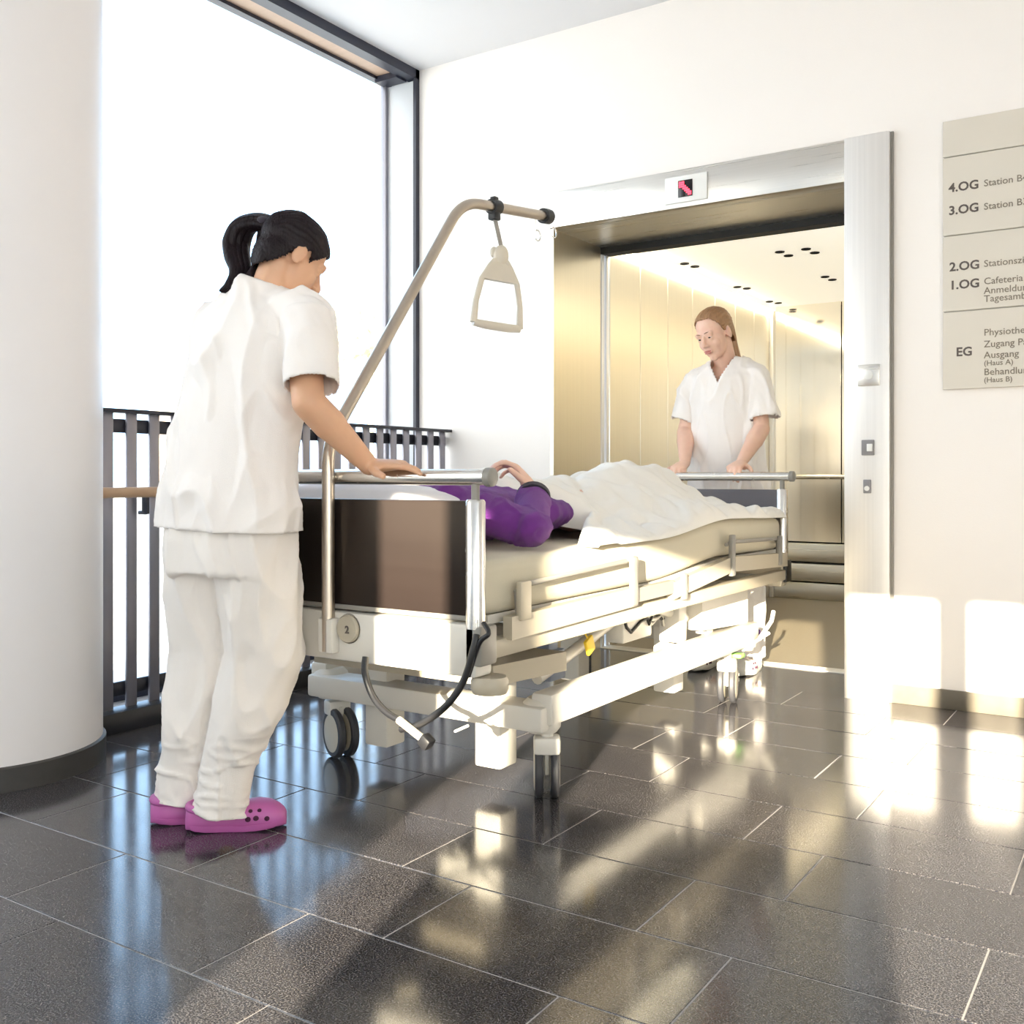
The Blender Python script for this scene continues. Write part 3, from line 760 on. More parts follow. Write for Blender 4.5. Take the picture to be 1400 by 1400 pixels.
gm.tube(loop([(-a, b) for a, b in tri], 0), [0.012, 0.010, 0.010, 0.011, 0.013], 12, up=hy)
gm.tube(loop([(-0.083, 0.0), (-0.04, -0.003), (0.04, -0.003), (0.083, 0.0)], 0), [0.012, 0.014, 0.014, 0.012], 12)
gm.rings([[hm @ V((sx*wd, sy*0.011, z_)) for sx, sy in ((-1, -1), (1, -1), (1, 1), (-1, 1))] for wd, z_ in ((0.062, 0.142), (0.036, 0.188), (0.02, 0.215))])
gm.build('handle', 'handleplastic', gh, 50)
gm = MB(); gm.ell(hm @ V((0, 0, 0.225)), (0.026, 0.019, 0.035), hm.to_3x3().to_4x4()); gm.ell(hm @ V((-0.02, -0.012, 0.235)), (0.014, 0.014, 0.018))
gm.build('strap_housing', 'handleplastic', gh, 60)
top_ = hm @ V((0, 0, 0.25))
MB().tube([top_, hk+V((0, 0, -0.03))], 0.011, 12, True, 0.35).build('strap', 'strap', gh)
# ---- mattress, its own thing
XM0, XM1 = BX0+0.07, BX1-0.028
def mtop(y):
    if y < 2.9: return 0.702
    if y < 3.5: u = (y-2.9)/0.6; return 0.702+0.042*(3*u*u-2*u**3)
    return 0.744 - 0.012*(y-3.5)/0.6
mt = MB(); rs = []
ny = 40
for i in range(ny+1):
    y = 1.975+(4.13-1.975)*i/ny
    zt = mtop(y); zb = zt-0.135
    e = 1.0
    if i == 0 or i == ny: e = 0.93; y = y
    r_ = 0.03; pr = []
    cx, cz = (XM0+XM1)/2, (zt+zb)/2; hw, hh = (XM1-XM0)/2*(0.985 if e < 1 else 1), (zt-zb)/2*e
    for qx, qz, a0 in ((1, 1, 0), (-1, 1, 90), (-1, -1, 180), (1, -1, 270)):
        for k in range(4):
            a = R(a0+30*k); pr.append(V((cx+qx*(hw-r_)+r_*math.cos(a), y, cz+qz*(hh-r_)+r_*math.sin(a))))
    rs.append(pr)
mt.rings(rs)
tag(mt.build('mattress', 'sheet', None, 60), 'cream sheeted mattress lying on the hospital bed', 'mattress')
# ---- pillow
pw = MB()
def pillow(m, c, sx, sy, sz, rot):
    n = 18; top, bot = [], []
    mtx = Matrix.Translation(V(c)) @ rot
    g = {}
    for s_ in (1, -1):
        for i in range(n+1):
            for j in range(n+1):
                u, v_ = 2*i/n-1, 2*j/n-1
                h = max(0, (1-u**4)*(1-v_**4))**0.55
                pin = 1-0.08*(u*u*v_*v_)
                ridge = 0.06*noise.noise(V((u*3, v_*3, s_*2)))
                g[(s_, i, j)] = (u*sx*pin, v_*sy*pin, s_*sz*h*(1+ridge))
    vs_, fs = [], []
    for s_ in (1, -1):
        off = len(vs_)
        vs_ += [g[(s_, i, j)] for i in range(n+1) for j in range(n+1)]
        for i in range(n):
            for j in range(n):
                a = off+i*(n+1)+j
                f = (a, a+n+1, a+n+2, a+1)
                fs.append(f if s_ == 1 else f[::-1])
    m.add(vs_, fs, mtx)
    return m
pillow(pw, (-1.88, 2.165, 0.795), 0.30, 0.18, 0.085, Matrix.Rotation(R(-8), 4, 'X'))
tag(pw.build('pillow', 'pillow', None, 180), 'white pillow under the patient behind the head panel', 'pillow')
# ---- duvet: a thick cover draped over the lying body
def body_h(x, y):
    xc = -1.80 + 0.03*math.sin(y*2.2)
    wv = 0.25 if y < 3.75 else 0.25 - 0.04*(y-3.75)/0.4
    ridge = 0.150*math.exp(-((x-xc)/wv)**2*1.0)
    sh = 1.0
    if y > 3.6: u = min(1, (y-3.6)/0.52); sh = 1-0.82*(3*u*u-2*u**3)
    knees = 0.035*math.exp(-((y-3.5)/0.2)**2-((x-xc)/0.20)**2)
    chest = 0.02*math.exp(-((y-2.85)/0.2)**2-((x+1.95)/0.2)**2)
    return ridge*sh + knees + chest
def wrinkle(x, y):
    p = V((x*4.2+y*2.6, y*3.1-x*1.5, 0.3))
    a = abs(noise.noise(p)); b_ = abs(noise.noise(V((x*9+y*8, y*7-x*4, 4.1)))); 
    return -0.030*(1-a)**4 - 0.014*(1-b_)**3 + 0.010*noise.noise(V((x*16, y*13, 7)))
dv = MB(); nx, ny = 90, 130
XD0, XD1 = XM0-0.035, XM1+0.016
def dtop(i, j):
    u, v_ = i/nx, j/ny
    x = XD0+(XD1-XD0)*u
    # the near edge is drawn back from the arm side: starts further down on the right
    ys = 2.50 + 0.26*max(0, min(1, (x+1.98)/0.42))**1.2 - 0.27*max(0, min(1, (x+1.53)/0.13))
    ys += 0.02*math.sin(x*23)
    y = ys+(4.155-ys)*v_
    h = 0.034+0.012*noise.noise(V((x*5, y*5, 1)))
    e = 1.0
    for dd in (u*nx/5.0, (1-u)*nx/5.0, v_*ny/5.0, (1-v_)*ny/4.0):
        e = min(e, math.sqrt(max(0, 1-(1-min(1, dd))**2)))
    z = mtop(min(y, 4.12)) + body_h(x, y)*(0.55+0.45*e) + h*e + (wrinkle(x, y)+0.02)*e
    if v_ < 0.08: z += 0.028*math.sin(v_/0.08*math.pi)   # turned-back fold
    return x, y, z, e
T_ = {}; vs_, fs = [], []
for i in range(nx+1):
    for j in range(ny+1):
        x, y, z, e = dtop(i, j); T_[(i, j)] = len(vs_); vs_.append((x, y, z))
nb = len(vs_)
for i in range(nx+1):
    for j in range(ny+1):
        x, y, z = vs_[i*(ny+1)+j]
        zb = mtop(min(y, 4.12)) + body_h(x, y)*0.55 + 0.003
        vs_.append((x, y, min(zb, z-0.002)))
for i in range(nx):
    for j in range(ny):
        a = i*(ny+1)+j
        fs.append((a, a+ny+1, a+ny+2, a+1)); a += nb; fs.append((a+1, a+ny+2, a+ny+1, a))
def edge(seq):
    for a, b_ in zip(seq[:-1], seq[1:]): fs.append((a, b_, b_+nb, a+nb))
edge([i*(ny+1) for i in range(nx+1)]); edge([i*(ny+1)+ny for i in range(nx+1)][::-1])
edge([j for j in range(ny+1)][::-1]); edge([nx*(ny+1)+j for j in range(ny+1)])
dv.add(vs_, fs)
tag(dv.build('duvet', 'duvet', None, 180), 'rumpled white duvet covering the patient on the bed', 'duvet')
#PEOPLE
# ================================================================== PEOPLE
def frame(fwd, pitch=0.0, roll=0.0):
    """head frame: x right, y forward, z up"""
    h = V((fwd[0], fwd[1], 0)).normalized()
    y = h*math.cos(R(pitch)) - V((0, 0, 1))*math.sin(R(pitch))
    z = V((0, 0, 1))*math.cos(R(pitch)) + h*math.sin(R(pitch))
    x = y.cross(z)
    m = Matrix((x, y, z)).transposed().to_4x4()
    return m @ Matrix.Rotation(R(roll), 4, 'Y')
def head_pieces(m, H, k=1.0):
    def e(c, r, rot=None):
        mtx = H.to_3x3().to_4x4()
        if rot is not None: mtx = mtx @ rot
        m.ell(H @ V([a*k for a in c]), [a*k for a in r], mtx, 24, 14)
    e((0, -0.012, 0.035), (0.073, 0.092, 0.078))
    e((0, 0.028, -0.025), (0.060, 0.058, 0.080))
    e((0, 0.034, -0.070), (0.046, 0.046, 0.036))
    e((0, 0.064, -0.096), (0.020, 0.018, 0.016))
    for s_ in (-1, 1):
        e((s_*0.033, 0.056, -0.030), (0.024, 0.022, 0.026))
        e((s_*0.010, 0.092, -0.030), (0.009, 0.010, 0.007))
        e((s_*0.028, 0.074, 0.024), (0.024, 0.012, 0.008))
        e((s_*0.030, 0.0735, 0.0125), (0.017, 0.0115, 0.0075))
        e((s_*0.030, 0.0725, -0.005), (0.016, 0.0095, 0.006))
        e((s_*0.073, -0.010, -0.010), (0.008, 0.019, 0.031), Matrix.Rotation(R(-s_*18), 4, 'Z'))
        e((s_*0.069, -0.002, -0.012), (0.010, 0.010, 0.016))
    m.cone(H @ (V((0, 0.084, 0.014))*k), H @ (V((0, 0.106, -0.024))*k), 0.0065*k, 0.0115*k, 12)
    e((0, 0.083, -0.058), (0.022, 0.010, 0.012))
def face(H, par, k=1.0, iris='iris', brow='brow'):
    r3 = H.to_3x3().to_4x4()
    for s_ in (-1, 1):
        c = H @ (V((s_*0.029, 0.0738, 0.0035))*k)
        ey = MB().ell(c, (0.0112*k, 0.0078*k, 0.0045*k), r3, 14, 8).build('eye', 'eye', par, 180)
        MB().ell(H @ (V((s_*0.0285, 0.0785, 0.0030))*k), (0.0075*k, 0.0036*k, 0.0044*k), r3, 12, 8).build('iris', iris, ey, 180)
        MB().tube([H @ (V((s_*x_, y_, z_))*k) for x_, y_, z_ in ((0.013, 0.0865, 0.026), (0.024, 0.0855, 0.0285), (0.036, 0.079, 0.028), (0.046, 0.069, 0.023))], [0.0015*k, 0.0024*k, 0.002*k, 0.0008*k], 8).build('eyebrow', brow, par, 180)
    lp = MB().ell(H @ (V((0, 0.0925, -0.0545))*k), (0.0205*k, 0.006*k, 0.0042*k), r3, 16, 8).ell(H @ (V((0, 0.0920, -0.0625))*k), (0.0185*k, 0.0065*k, 0.0052*k), r3, 16, 8)
    lp.build('lips', 'lips', par, 180)
def hand(m, W, d, n, side, curls, thumb=(0.55, 0.75, 0.35), k=0.95, spread=0.06, th_bend=20):
    """W wrist, d towards the knuckles, n out of the palm, side +1/-1: where the thumb leaves"""
    W, d = V(W), V(d).normalized(); n = V(n); n = (n-d*n.dot(d)).normalized()
    s_ = d.cross(n).normalized()*side
    pr = []
    for t_, w_, h_ in ((-0.02, 0.020, 0.016), (0.0, 0.025, 0.017), (0.03, 0.034, 0.017), (0.06, 0.040, 0.015), (0.085, 0.040, 0.012), (0.094, 0.034, 0.008)):
        c = W + d*t_*k
        pr.append([c + s_*w_*k*math.cos(a)*(1 if abs(math.cos(a)) < 2 else 1) + n*h_*k*math.sin(a) for a in (2*math.pi*q/18 for q in range(18))])
    m.rings(pr)
    m.ell(W + d*0.03*k + s_*0.024*k + n*0.008*k, (0.016*k, 0.016*k, 0.020*k))
    for i, (o, ln, ss) in enumerate(((0.083, 0.074, 0.030), (0.088, 0.082, 0.0105), (0.084, 0.076, -0.0095), (0.074, 0.060, -0.029))):
        p = W + (d*o + s_*ss)*k
        ang = 0
        cu = curls[i] if isinstance(curls[0], (list, tuple)) else curls
        sp = spread*(1.2-i*0.8)
        r0 = (0.0092, 0.0094, 0.009, 0.008)[i]*k
        for f, c_ in zip((0.45, 0.30, 0.25), cu):
            ang += c_
            dd = (d*math.cos(R(ang)) + n*math.sin(R(ang)) + s_*sp).normalized()
            q = p + dd*ln*f*k
            m.cone(p, q, r0, r0*0.9, 12); p = q; r0 *= 0.9
    p = W + (d*0.022 + s_*0.026 + n*0.006)*k
    td = (d*thumb[0] + s_*thumb[1] + n*thumb[2]).normalized()
    q = p + td*0.044*k; m.cone(p, q, 0.0125*k, 0.0105*k, 12)
    td2 = (td + (d*math.sin(R(th_bend))*1.2) + n*0.1).normalized()
    m.cone(q, q + td2*0.032*k, 0.0105*k, 0.0085*k, 12)
def arm(m, S, E, W, k=1.0):
    S, E, W = V(S), V(E), V(W)
    m.cone(S, E, 0.048*k, 0.039*k); m.cone(E, E.lerp(W, 0.35), 0.040*k, 0.041*k); m.cone(E.lerp(W, 0.3), W, 0.040*k, 0.0245*k)
def leg(m, H_, K, A, toe):
    m.cone(H_, K, 0.082, 0.055); m.cone(K, V(K).lerp(V(A), 0.35), 0.055, 0.055); m.cone(V(K).lerp(V(A), 0.35), A, 0.055, 0.036)
    m.cone(A, V(A).lerp(V(toe), 0.25)+V((0, 0, -0.02)), 0.038, 0.036); m.cone(V(A).lerp(V(toe), 0.2)+V((0, 0, -0.03)), toe, 0.034, 0.018)
def torso(m, pts, lat, flat, radii):
    """elliptical trunk; lat = sideways direction"""
    rs = []
    lat = V(lat).normalized()
    for i, p in enumerate(pts):
        p = V(p)
        t_ = (V(pts[min(i+1, len(pts)-1)])-V(pts[max(i-1, 0)])).normalized()
        l_ = (lat - t_*lat.dot(t_)).normalized(); b = t_.cross(l_)
        a_, c_ = radii[i]
        rs.append([p + l_*a_*math.cos(q) + b*c_*math.sin(q) for q in (2*math.pi*z/28 for z in range(28))])
    m.rings(rs)
def folds(amp, seed, stretch=(1, 1, 0.35), k=7.0, pull=None):
    def f(co, n):
        p = V((co.x*stretch[0]*k+seed, co.y*stretch[1]*k, co.z*stretch[2]*k))
        a = noise.noise(p); b = noise.noise(V((co.x*stretch[0]*k*2.3+9, co.y*stretch[1]*k*2.3+seed, co.z*stretch[2]*k*1.9)))
        r = max(0, 1-abs(a)*3.0); r2 = max(0, 1-abs(b)*3.2)
        v = amp*(1.15*r**1.5 - 0.45 + 0.55*r2**1.5 + 0.35*b)
        if pull: v += pull(co)
        return max(v, -0.002)
    return f
def clog(par, heel, dirv, side, cm='clog'):
    d = V((dirv[0], dirv[1], 0)).normalized(); x = V((d.y, -d.x, 0))
    m = Matrix((x, d, V((0, 0, 1)))).transposed().to_4x4(); m.translation = V((heel[0], heel[1], 0))
    L_ = 0.245
    prof = [(0.0, 0.022, 0.050), (0.012, 0.033, 0.066), (0.04, 0.039, 0.070), (0.08, 0.039, 0.056), (0.115, 0.042, 0.050), (0.145, 0.048, 0.064), (0.18, 0.050, 0.068), (0.21, 0.048, 0.063), (0.230, 0.041, 0.053), (0.243, 0.028, 0.042), (0.249, 0.013, 0.033)]
    rs = []
    for y, w_, h in prof:
        ring = []
        for q in range(20):
            a = 2*math.pi*q/20
            cx = math.copysign(abs(math.cos(a))**0.7, math.cos(a))*w_*(1.0 if math.sin(a) < 0 else 1-0.25*math.sin(a)**2)
            cz = (h if math.sin(a) > 0 else 0)*abs(math.sin(a))**0.7 + 0.024*(0 if math.sin(a) > 0 else (1-abs(math.sin(a))**0.6)) + (0.024*(1-abs(math.sin(a))**0.7) if math.sin(a) > 0 else 0) + 0.004
            ring.append(m @ V((cx*(0.93+0.07*min(1, max(0, (cz-0.004)/0.02))) + side*0.006*math.sin(y/L_*math.pi), y, cz)))
        rs.append(ring)
    c = MB().rings(rs).build('clog', cm, par, 60)
    rs = []
    for y, w_, h in prof:
        rs.append([m @ V((sx*w_*e_+side*0.006*math.sin(y/L_*math.pi), 0.1225+(y-0.1225)*e_, z_ + 0.008*abs(y/L_-0.45)**2*4)) for sx, z_, e_ in ((-1, 0.0, 0.90), (1, 0.0, 0.90), (1, 0.007, 0.97), (1, 0.016, 0.99), (-1, 0.016, 0.99), (-1, 0.007, 0.97))])
    MB().rings(rs).build('sole', cm, c, 30)
    for sx in (-1, 1):
        for y, z_, r_ in ((0.156, 0.034, 0.0075), (0.176, 0.036, 0.0075), (0.203, 0.034, 0.007), (0.162, 0.053, 0.0055), (0.184, 0.054, 0.0055)):
            w_ = 0.0482 if z_ < 0.04 else 0.0425
            if y > 0.2: w_ -= 0.0012
            MB().ell(m @ V((sx*w_+side*0.006*math.sin(y/L_*math.pi), y, z_)), (0.004, r_, r_*0.9), m.to_3x3().to_4x4(), 10, 6).build('vent_hole', 'hole', c, 180)
    st = [m @ V((-0.043, 0.085, 0.055))] + [m @ V((0.036*math.sin(R(a)), 0.036-0.030*math.cos(R(a)), 0.062)) for a in range(-80, 81, 20)] + [m @ V((0.043, 0.085, 0.055))]
    MB().tube(st, 0.010, 8, True, 1.0).build('heel_strap', cm, c, 60)

# ------------------------------------------------------------------ nurse at the head of the bed
nz1 = (-2.05, 1.75)
n1 = thing('person', (nz1[0], nz1[1], 0), 'dark-haired ponytailed person in white scrubs and magenta clogs, hand on head rail', 'person')
SH = {'R': V((-1.782, 1.80, 1.300)), 'L': V((-2.120, 1.805, 1.300))}
NB = V((-1.948, 1.822, 1.385))
HC = at(400, 353, d=2.60)
H1 = frame((0.33, 0.945), 35, 0); H1.translation = HC
wr = at(505, 637, Y=1.895)
EL = {'R': V((-1.722, 1.742, 1.080)), 'L': V((-2.135, 1.87, 1.09))}
WR = {'R': wr, 'L': V((-2.05, 1.885, 0.945))}
b = MB()
head_pieces(b, H1, 0.94)
b.cone(H1 @ V((0, -0.018, -0.045)), NB + V((0, -0.005, -0.04)), 0.046, 0.054)
torso(b, [(-2.01, 1.755, 0.76), (-2.00, 1.765, 0.90), (-1.985, 1.785, 1.05), (-1.975, 1.80, 1.2), (-1.968, 1.808, 1.31), (-1.962, 1.812, 1.355)], (1, 0, 0), 1, [(0.165, 0.11), (0.15, 0.10), (0.13, 0.09), (0.145, 0.09), (0.14, 0.075), (0.08, 0.05)])
arm(b, SH['R']+V((-0.02, 0, 0)), EL['R'], WR['R']); arm(b, SH['L']+V((0.02, 0, 0)), EL['L'], WR['L'])
hand(b, WR['R'], (0.95, 0.28, 0.03), (0, 0.12, -1), -1, [(8, 14, 10), (14, 18, 12), (20, 22, 14), (26, 26, 16)], (0.55, 0.75, 0.15), 0.98, 0.05)
hand(b, WR['L'], (0.25, 0.95, -0.05), (0, 0, -1), 1, (35, 40, 25), (0.55, 0.75, 0.15), 0.95)
HIPR, HIPL = V((-1.925, 1.758, 0.78)), V((-2.10, 1.755, 0.78))
KR, KL = V((-1.945, 1.805, 0.445)), V((-2.115, 1.785, 0.445))
AR, AL = V((-2.030, 1.737, 0.095)), V((-2.170, 1.734, 0.095))
leg(b, HIPR, KR, AR, (-1.955, 1.825, 0.032)); leg(b, HIPL, KL, AL, (-2.095, 1.83, 0.032))
fused('body', b, 'skin', n1, 0.0045, 3)
face(H1, n1, 0.94)
# scrub top
c = MB()
torso(c, [(-2.013, 1.750, 0.762), (-2.010, 1.755, 0.86), (-2.000, 1.765, 0.98), (-1.988, 1.780, 1.10), (-1.978, 1.793, 1.22), (-1.970, 1.803, 1.30), (-1.962, 1.810, 1.352), (-1.953, 1.818, 1.398)], (1, 0, 0), 1, [(0.205, 0.142), (0.200, 0.138), (0.190, 0.130), (0.186, 0.126), (0.188, 0.120), (0.180, 0.105), (0.125, 0.080), (0.072, 0.064)])
for q in 'RL':
    inn = NB + (SH[q]-NB)*0.25 + V((0, -0.005, -0.035))
    c.cone(inn, SH[q]+V((0, 0, -0.012)), 0.060, 0.063)
    e2 = SH[q].lerp(EL[q], 0.84)
    out = (0.012 if q == 'R' else -0.012)
    c.tube([SH[q]+V((0, 0, 0.0)), SH[q].lerp(EL[q], 0.4)+V((out, 0, 0)), e2+V((out, 0, 0))], [0.063, 0.067, 0.070] if q == 'R' else [0.058, 0.060, 0.062], 24)
EDG = {q: (SH[q].lerp(EL[q], 0.84), (EL[q]-SH[q]).normalized()) for q in 'RL'}
def cut1(p, n):
    if (p-(NB+V((0, 0.005, 0.0)))).length < 0.058 and p.z > 1.375: return True
    for q in 'RL':
        e_, t_ = EDG[q]
        if abs((p-e_).dot(t_)) < 0.03 and n.dot(t_) > 0.55 and (p-e_).length < 0.12: return True
    return False
def pull1(co):
    # soft diagonal drag lines from the right shoulder blade down to the waist
    u = (co.x+2.0)*0.8 + (co.z-1.1)*0.35
    return 0.006*math.sin(u*62 + 2*noise.noise(co*6)) * max(0, min(1, (co.z-0.8)*4)) * max(0, min(1, (1.33-co.z)*5))
fused('scrub_top', c, 'scrub', n1, 0.0065, 5, folds(0.016, 3.0, (1, 1, 0.42), 6.0, pull1), cut1, 0.0035, [((-2.01, 1.75, 0.770), (0.03, 0.0, 1))])
# trousers
c = MB()
torso(c, [(-2.012, 1.752, 0.66), (-2.012, 1.752, 0.74), (-2.012, 1.754, 0.86)], (1, 0, 0), 1, [(0.178, 0.125), (0.190, 0.130), (0.178, 0.12)])
c.tube([HIPR+V((-0.005, 0, -0.02)), HIPR.lerp(KR, 0.5)+V((0.0, 0.005, 0)), KR+V((0, 0.0, 0)), KR.lerp(AR, 0.45), KR.lerp(AR, 0.8), AR+V((0.002, 0, -0.055))], [0.106, 0.108, 0.098, 0.083, 0.070, 0.068], 28)
c.tube([HIPL+V((0.005, 0, -0.02)), HIPL.lerp(KL, 0.5), KL, KL.lerp(AL, 0.45), KL.lerp(AL, 0.8), AL+V((0, 0, -0.045))], [0.106, 0.102, 0.092, 0.080, 0.070, 0.066], 28)
def pullt(co):
    lo = max(0, min(1, (0.30-co.z)/0.25))
    return 0.016*lo*(max(0, 1-abs(noise.noise(V((co.x*9, co.y*9, co.z*24))))*3)**1.5-0.3)
def cutt(p, n):
    return p.z > 0.85
fused('trousers', c, 'trouser', n1, 0.0065, 4, folds(0.015, 11.0, (1, 1, 0.38), 6.0, pullt), cutt, 0.003, [((-2.08, 1.75, 0.047), (0.06, 0.12, 1))])
clog(n1, (-2.098, 1.690), (0.72, 0.66), -1)
clog(n1, (-2.218, 1.672), (0.60, 0.80), 1)
# hair
def interp(tb, x):
    for (a, fa), (b_, fb) in zip(tb[:-1], tb[1:]):
        if x <= b_: return fa + (fb-fa)*max(0, (x-a))/(b_-a)
    return tb[-1][1]
def hair_cap(name, H, par, m_, k, line, grow=1.07, thick=0.006):
    hm_ = MB()
    r3 = H.to_3x3().to_4x4()
    hm_.ell(H @ (V((0, -0.014, 0.037))*k), (0.073*grow*k, 0.092*grow*k, 0.078*grow*k), r3, 40, 26)
    hm_.ell(H @ (V((0, -0.045, -0.020))*k), (0.060*grow*k, 0.052*grow*k, 0.072*grow*k), r3, 32, 20)
    Hi = H.inverted()
    def strands(co, n):
        p = Hi @ co
        a = math.atan2(p.x, p.z+0.02)
        return 0.0016*math.sin(a*46 + 4*noise.noise(p*22)) + 0.003*noise.noise(p*30)
    def cut(p, n):
        q = (Hi @ p)/k
        return q.z < interp(line, q.y)
    o = fused(name, hm_, m_, par, 0.0045, 3, strands, cut, 0.003)
    return o
L1 = [(-0.14, -0.12), (-0.09, -0.105), (-0.06, -0.075), (-0.04, -0.045), (-0.018, 0.0), (0.012, 0.018), (0.028, -0.004), (0.045, 0.022), (0.07, 0.062), (0.11, 0.075)]
hair = hair_cap('hair', H1, n1, 'hair', 0.94, L1, 1.10)
def lock(pts, radii, seed, m_, par, nm='lock', n=9, spread=0.8):
    """a bundle of strands along a path"""
    m = MB(); rr = random.Random(seed)
    ps = smooth_path(pts, 6); N = len(ps)
    for k in range(n):
        ph = 2*math.pi*k/n; ro = spread*(0.5+0.5*rr.random()) if k else 0
        out = []; rad = []
        for i, p in enumerate(ps):
            u = i/(N-1); f = u*(len(radii)-1); i0 = min(int(f), len(radii)-2); r_ = radii[i0]+(radii[i0+1]-radii[i0])*(f-i0)
            a = ph + 1.2*u + 0.3*math.sin(u*6+k)
            out.append(p + V((math.cos(a)*CS, math.cos(a)*SN, math.sin(a)))*r_*ro*0.75 + V((-SN, CS, 0))*math.sin(a*1.3)*r_*ro*0.75)
            rad.append(max(0.0012, r_*0.50))
        m.tube(out, rad, 7)
    return m.build(nm, m_, par, 180)
D0 = 2.60
lock([at(372, 306, d=D0), at(352, 303, d=D0+0.01), at(334, 310, d=D0+0.02), at(325, 330, d=D0+0.02), at(326, 352, d=D0), at(330, 372, d=D0-0.02), at(318, 390, d=D0-0.04), at(301, 398, d=D0-0.05)], [0.019, 0.023, 0.028, 0.030, 0.028, 0.024, 0.016, 0.003], 5, 'hair', hair, 'ponytail', 15, 0.95)
lock([at(362, 308, d=D0+0.01), at(358, 322, d=D0+0.01), at(356, 344, d=D0), at(352, 362, d=D0-0.02), at(342, 380, d=D0-0.04), at(326, 392, d=D0-0.05)], [0.014, 0.013, 0.013, 0.015, 0.014, 0.005], 8, 'hair', hair, 'ponytail', 9)
MB().ell(at(360, 305, d=D0), (0.020, 0.020, 0.018)).build('hair_tie', 'cuff', hair, 180)

# ------------------------------------------------------------------ nurse inside the lift
n2 = thing('person', (-1.73, 4.50, 0), 'fair-haired person in white scrubs standing in the lift, hands on foot rail', 'person')
H2 = frame((-0.27, -0.96), 25, 7); H2.translation = at(977, 456, Y=4.37)
NB2 = V((-1.725, 4.452, 1.445))
S2 = {'R': V((-1.872, 4.455, 1.370)), 'L': V((-1.575, 4.445, 1.370))}
E2 = {'R': V((-1.925, 4.445, 1.115)), 'L': V((-1.552, 4.43, 1.115))}
ry = BY1-0.02
W2 = {'R': V((at(926, 640, Y=ry).x+0.0, ry+0.085, 0.962)), 'L': V((at(1004, 640, Y=ry).x-0.0, ry+0.085, 0.962))}
b = MB()
head_pieces(b, H2, 1.0)
b.cone(H2 @ V((0, -0.022, -0.045)), NB2 + V((0, 0.0, -0.05)), 0.049, 0.054)
torso(b, [(-1.73, 4.49, 0.80), (-1.73, 4.485, 0.95), (-1.728, 4.475, 1.1), (-1.725, 4.462, 1.25), (-1.722, 4.455, 1.36), (-1.722, 4.455, 1.41)], (1, 0, 0), 1, [(0.165, 0.11), (0.15, 0.10), (0.13, 0.09), (0.148, 0.10), (0.14, 0.085), (0.075, 0.055)])
arm(b, S2['R']+V((0.02, 0, 0)), E2['R'], W2['R']); arm(b, S2['L']+V((-0.02, 0, 0)), E2['L'], W2['L'])
hand(b, W2['R'], (0.04, -0.96, -0.26), (0, -0.26, -0.96), -1, (52, 58, 28), (0.6, 0.7, 0.2), 0.98, 0.03)
hand(b, W2['L'], (-0.04, -0.96, -0.26), (0, -0.26, -0.96), 1, (52, 58, 28), (0.6, 0.7, 0.2), 0.98, 0.03)
leg(b, (-1.815, 4.49, 0.82), (-1.82, 4.47, 0.47), (-1.83, 4.52, 0.09), (-1.835, 4.39, 0.035)); leg(b, (-1.645, 4.49, 0.82), (-1.64, 4.47, 0.47), (-1.63, 4.52, 0.09), (-1.625, 4.39, 0.035))
def vneck(p):   # skin shows in the V
    return p
fused('body', b, 'skin2', n2, 0.0045, 3)
face(H2, n2, 1.0)
c = MB()
torso(c, [(-1.73, 4.49, 0.775), (-1.73, 4.487, 0.90), (-1.729, 4.48, 1.02), (-1.727, 4.472, 1.15), (-1.725, 4.46, 1.28), (-1.723, 4.455, 1.365), (-1.723, 4.453, 1.418), (-1.724, 4.452, 1.452)], (1, 0, 0), 1, [(0.195, 0.140), (0.186, 0.134), (0.176, 0.126), (0.172, 0.124), (0.178, 0.122), (0.172, 0.112), (0.118, 0.086), (0.072, 0.066)])
for q in 'RL':
    c.cone(NB2 + (S2[q]-NB2)*0.25 + V((0, 0.0, -0.035)), S2[q]+V((0, 0, -0.012)), 0.055, 0.056)
    out = 0.012 if q == 'L' else -0.012
    c.tube([S2[q], S2[q].lerp(E2[q], 0.4)+V((out, 0, 0)), S2[q].lerp(E2[q], 0.80)+V((out*1.6, 0, 0))], [0.056, 0.060, 0.066], 24)
def cut2(p, n):
    if p.z > 1.43 and (p-NB2).length < 0.075: return True
    if p.y < 4.45:
        u = (p.z-1.325)/0.125
        if u > 0 and abs(p.x+1.724) < 0.062*u: return True
    for q in 'RL':
        t_ = (E2[q]-S2[q]).normalized()
        if abs((p-S2[q].lerp(E2[q], 0.80)).dot(t_)) < 0.03 and n.dot(t_) > 0.55 and (p-S2[q].lerp(E2[q], 0.80)).length < 0.12: return True
    return False
fused('scrub_top', c, 'scrub', n2, 0.0065, 5, folds(0.015, 21.0, (1, 1, 0.38), 6.5), cut2, 0.0035, [((0, 0, 0.785), (0, 0, 1))])
c = MB()
torso(c, [(-1.73, 4.49, 0.72), (-1.73, 4.49, 0.80), (-1.73, 4.49, 0.90)], (1, 0, 0), 1, [(0.175, 0.12), (0.18, 0.122), (0.165, 0.115)])
c.tube([(-1.815, 4.49, 0.80), (-1.82, 4.47, 0.47), (-1.83, 4.515, 0.06)], [0.10, 0.085, 0.070], 24)
c.tube([(-1.645, 4.49, 0.80), (-1.64, 4.47, 0.47), (-1.63, 4.515, 0.06)], [0.10, 0.085, 0.070], 24)
fused('trousers', c, 'trouser', n2, 0.008, 4, folds(0.010, 31.0, (1, 1, 0.4), 6.0), None, 0.003, [((0, 0, 0.067), (0, 0, 1))])
clog(n2, (-1.83, 4.585), (-0.03, -1), 1, 'bedwhite'); clog(n2, (-1.63, 4.585), (0.03, -1), -1, 'bedwhite')
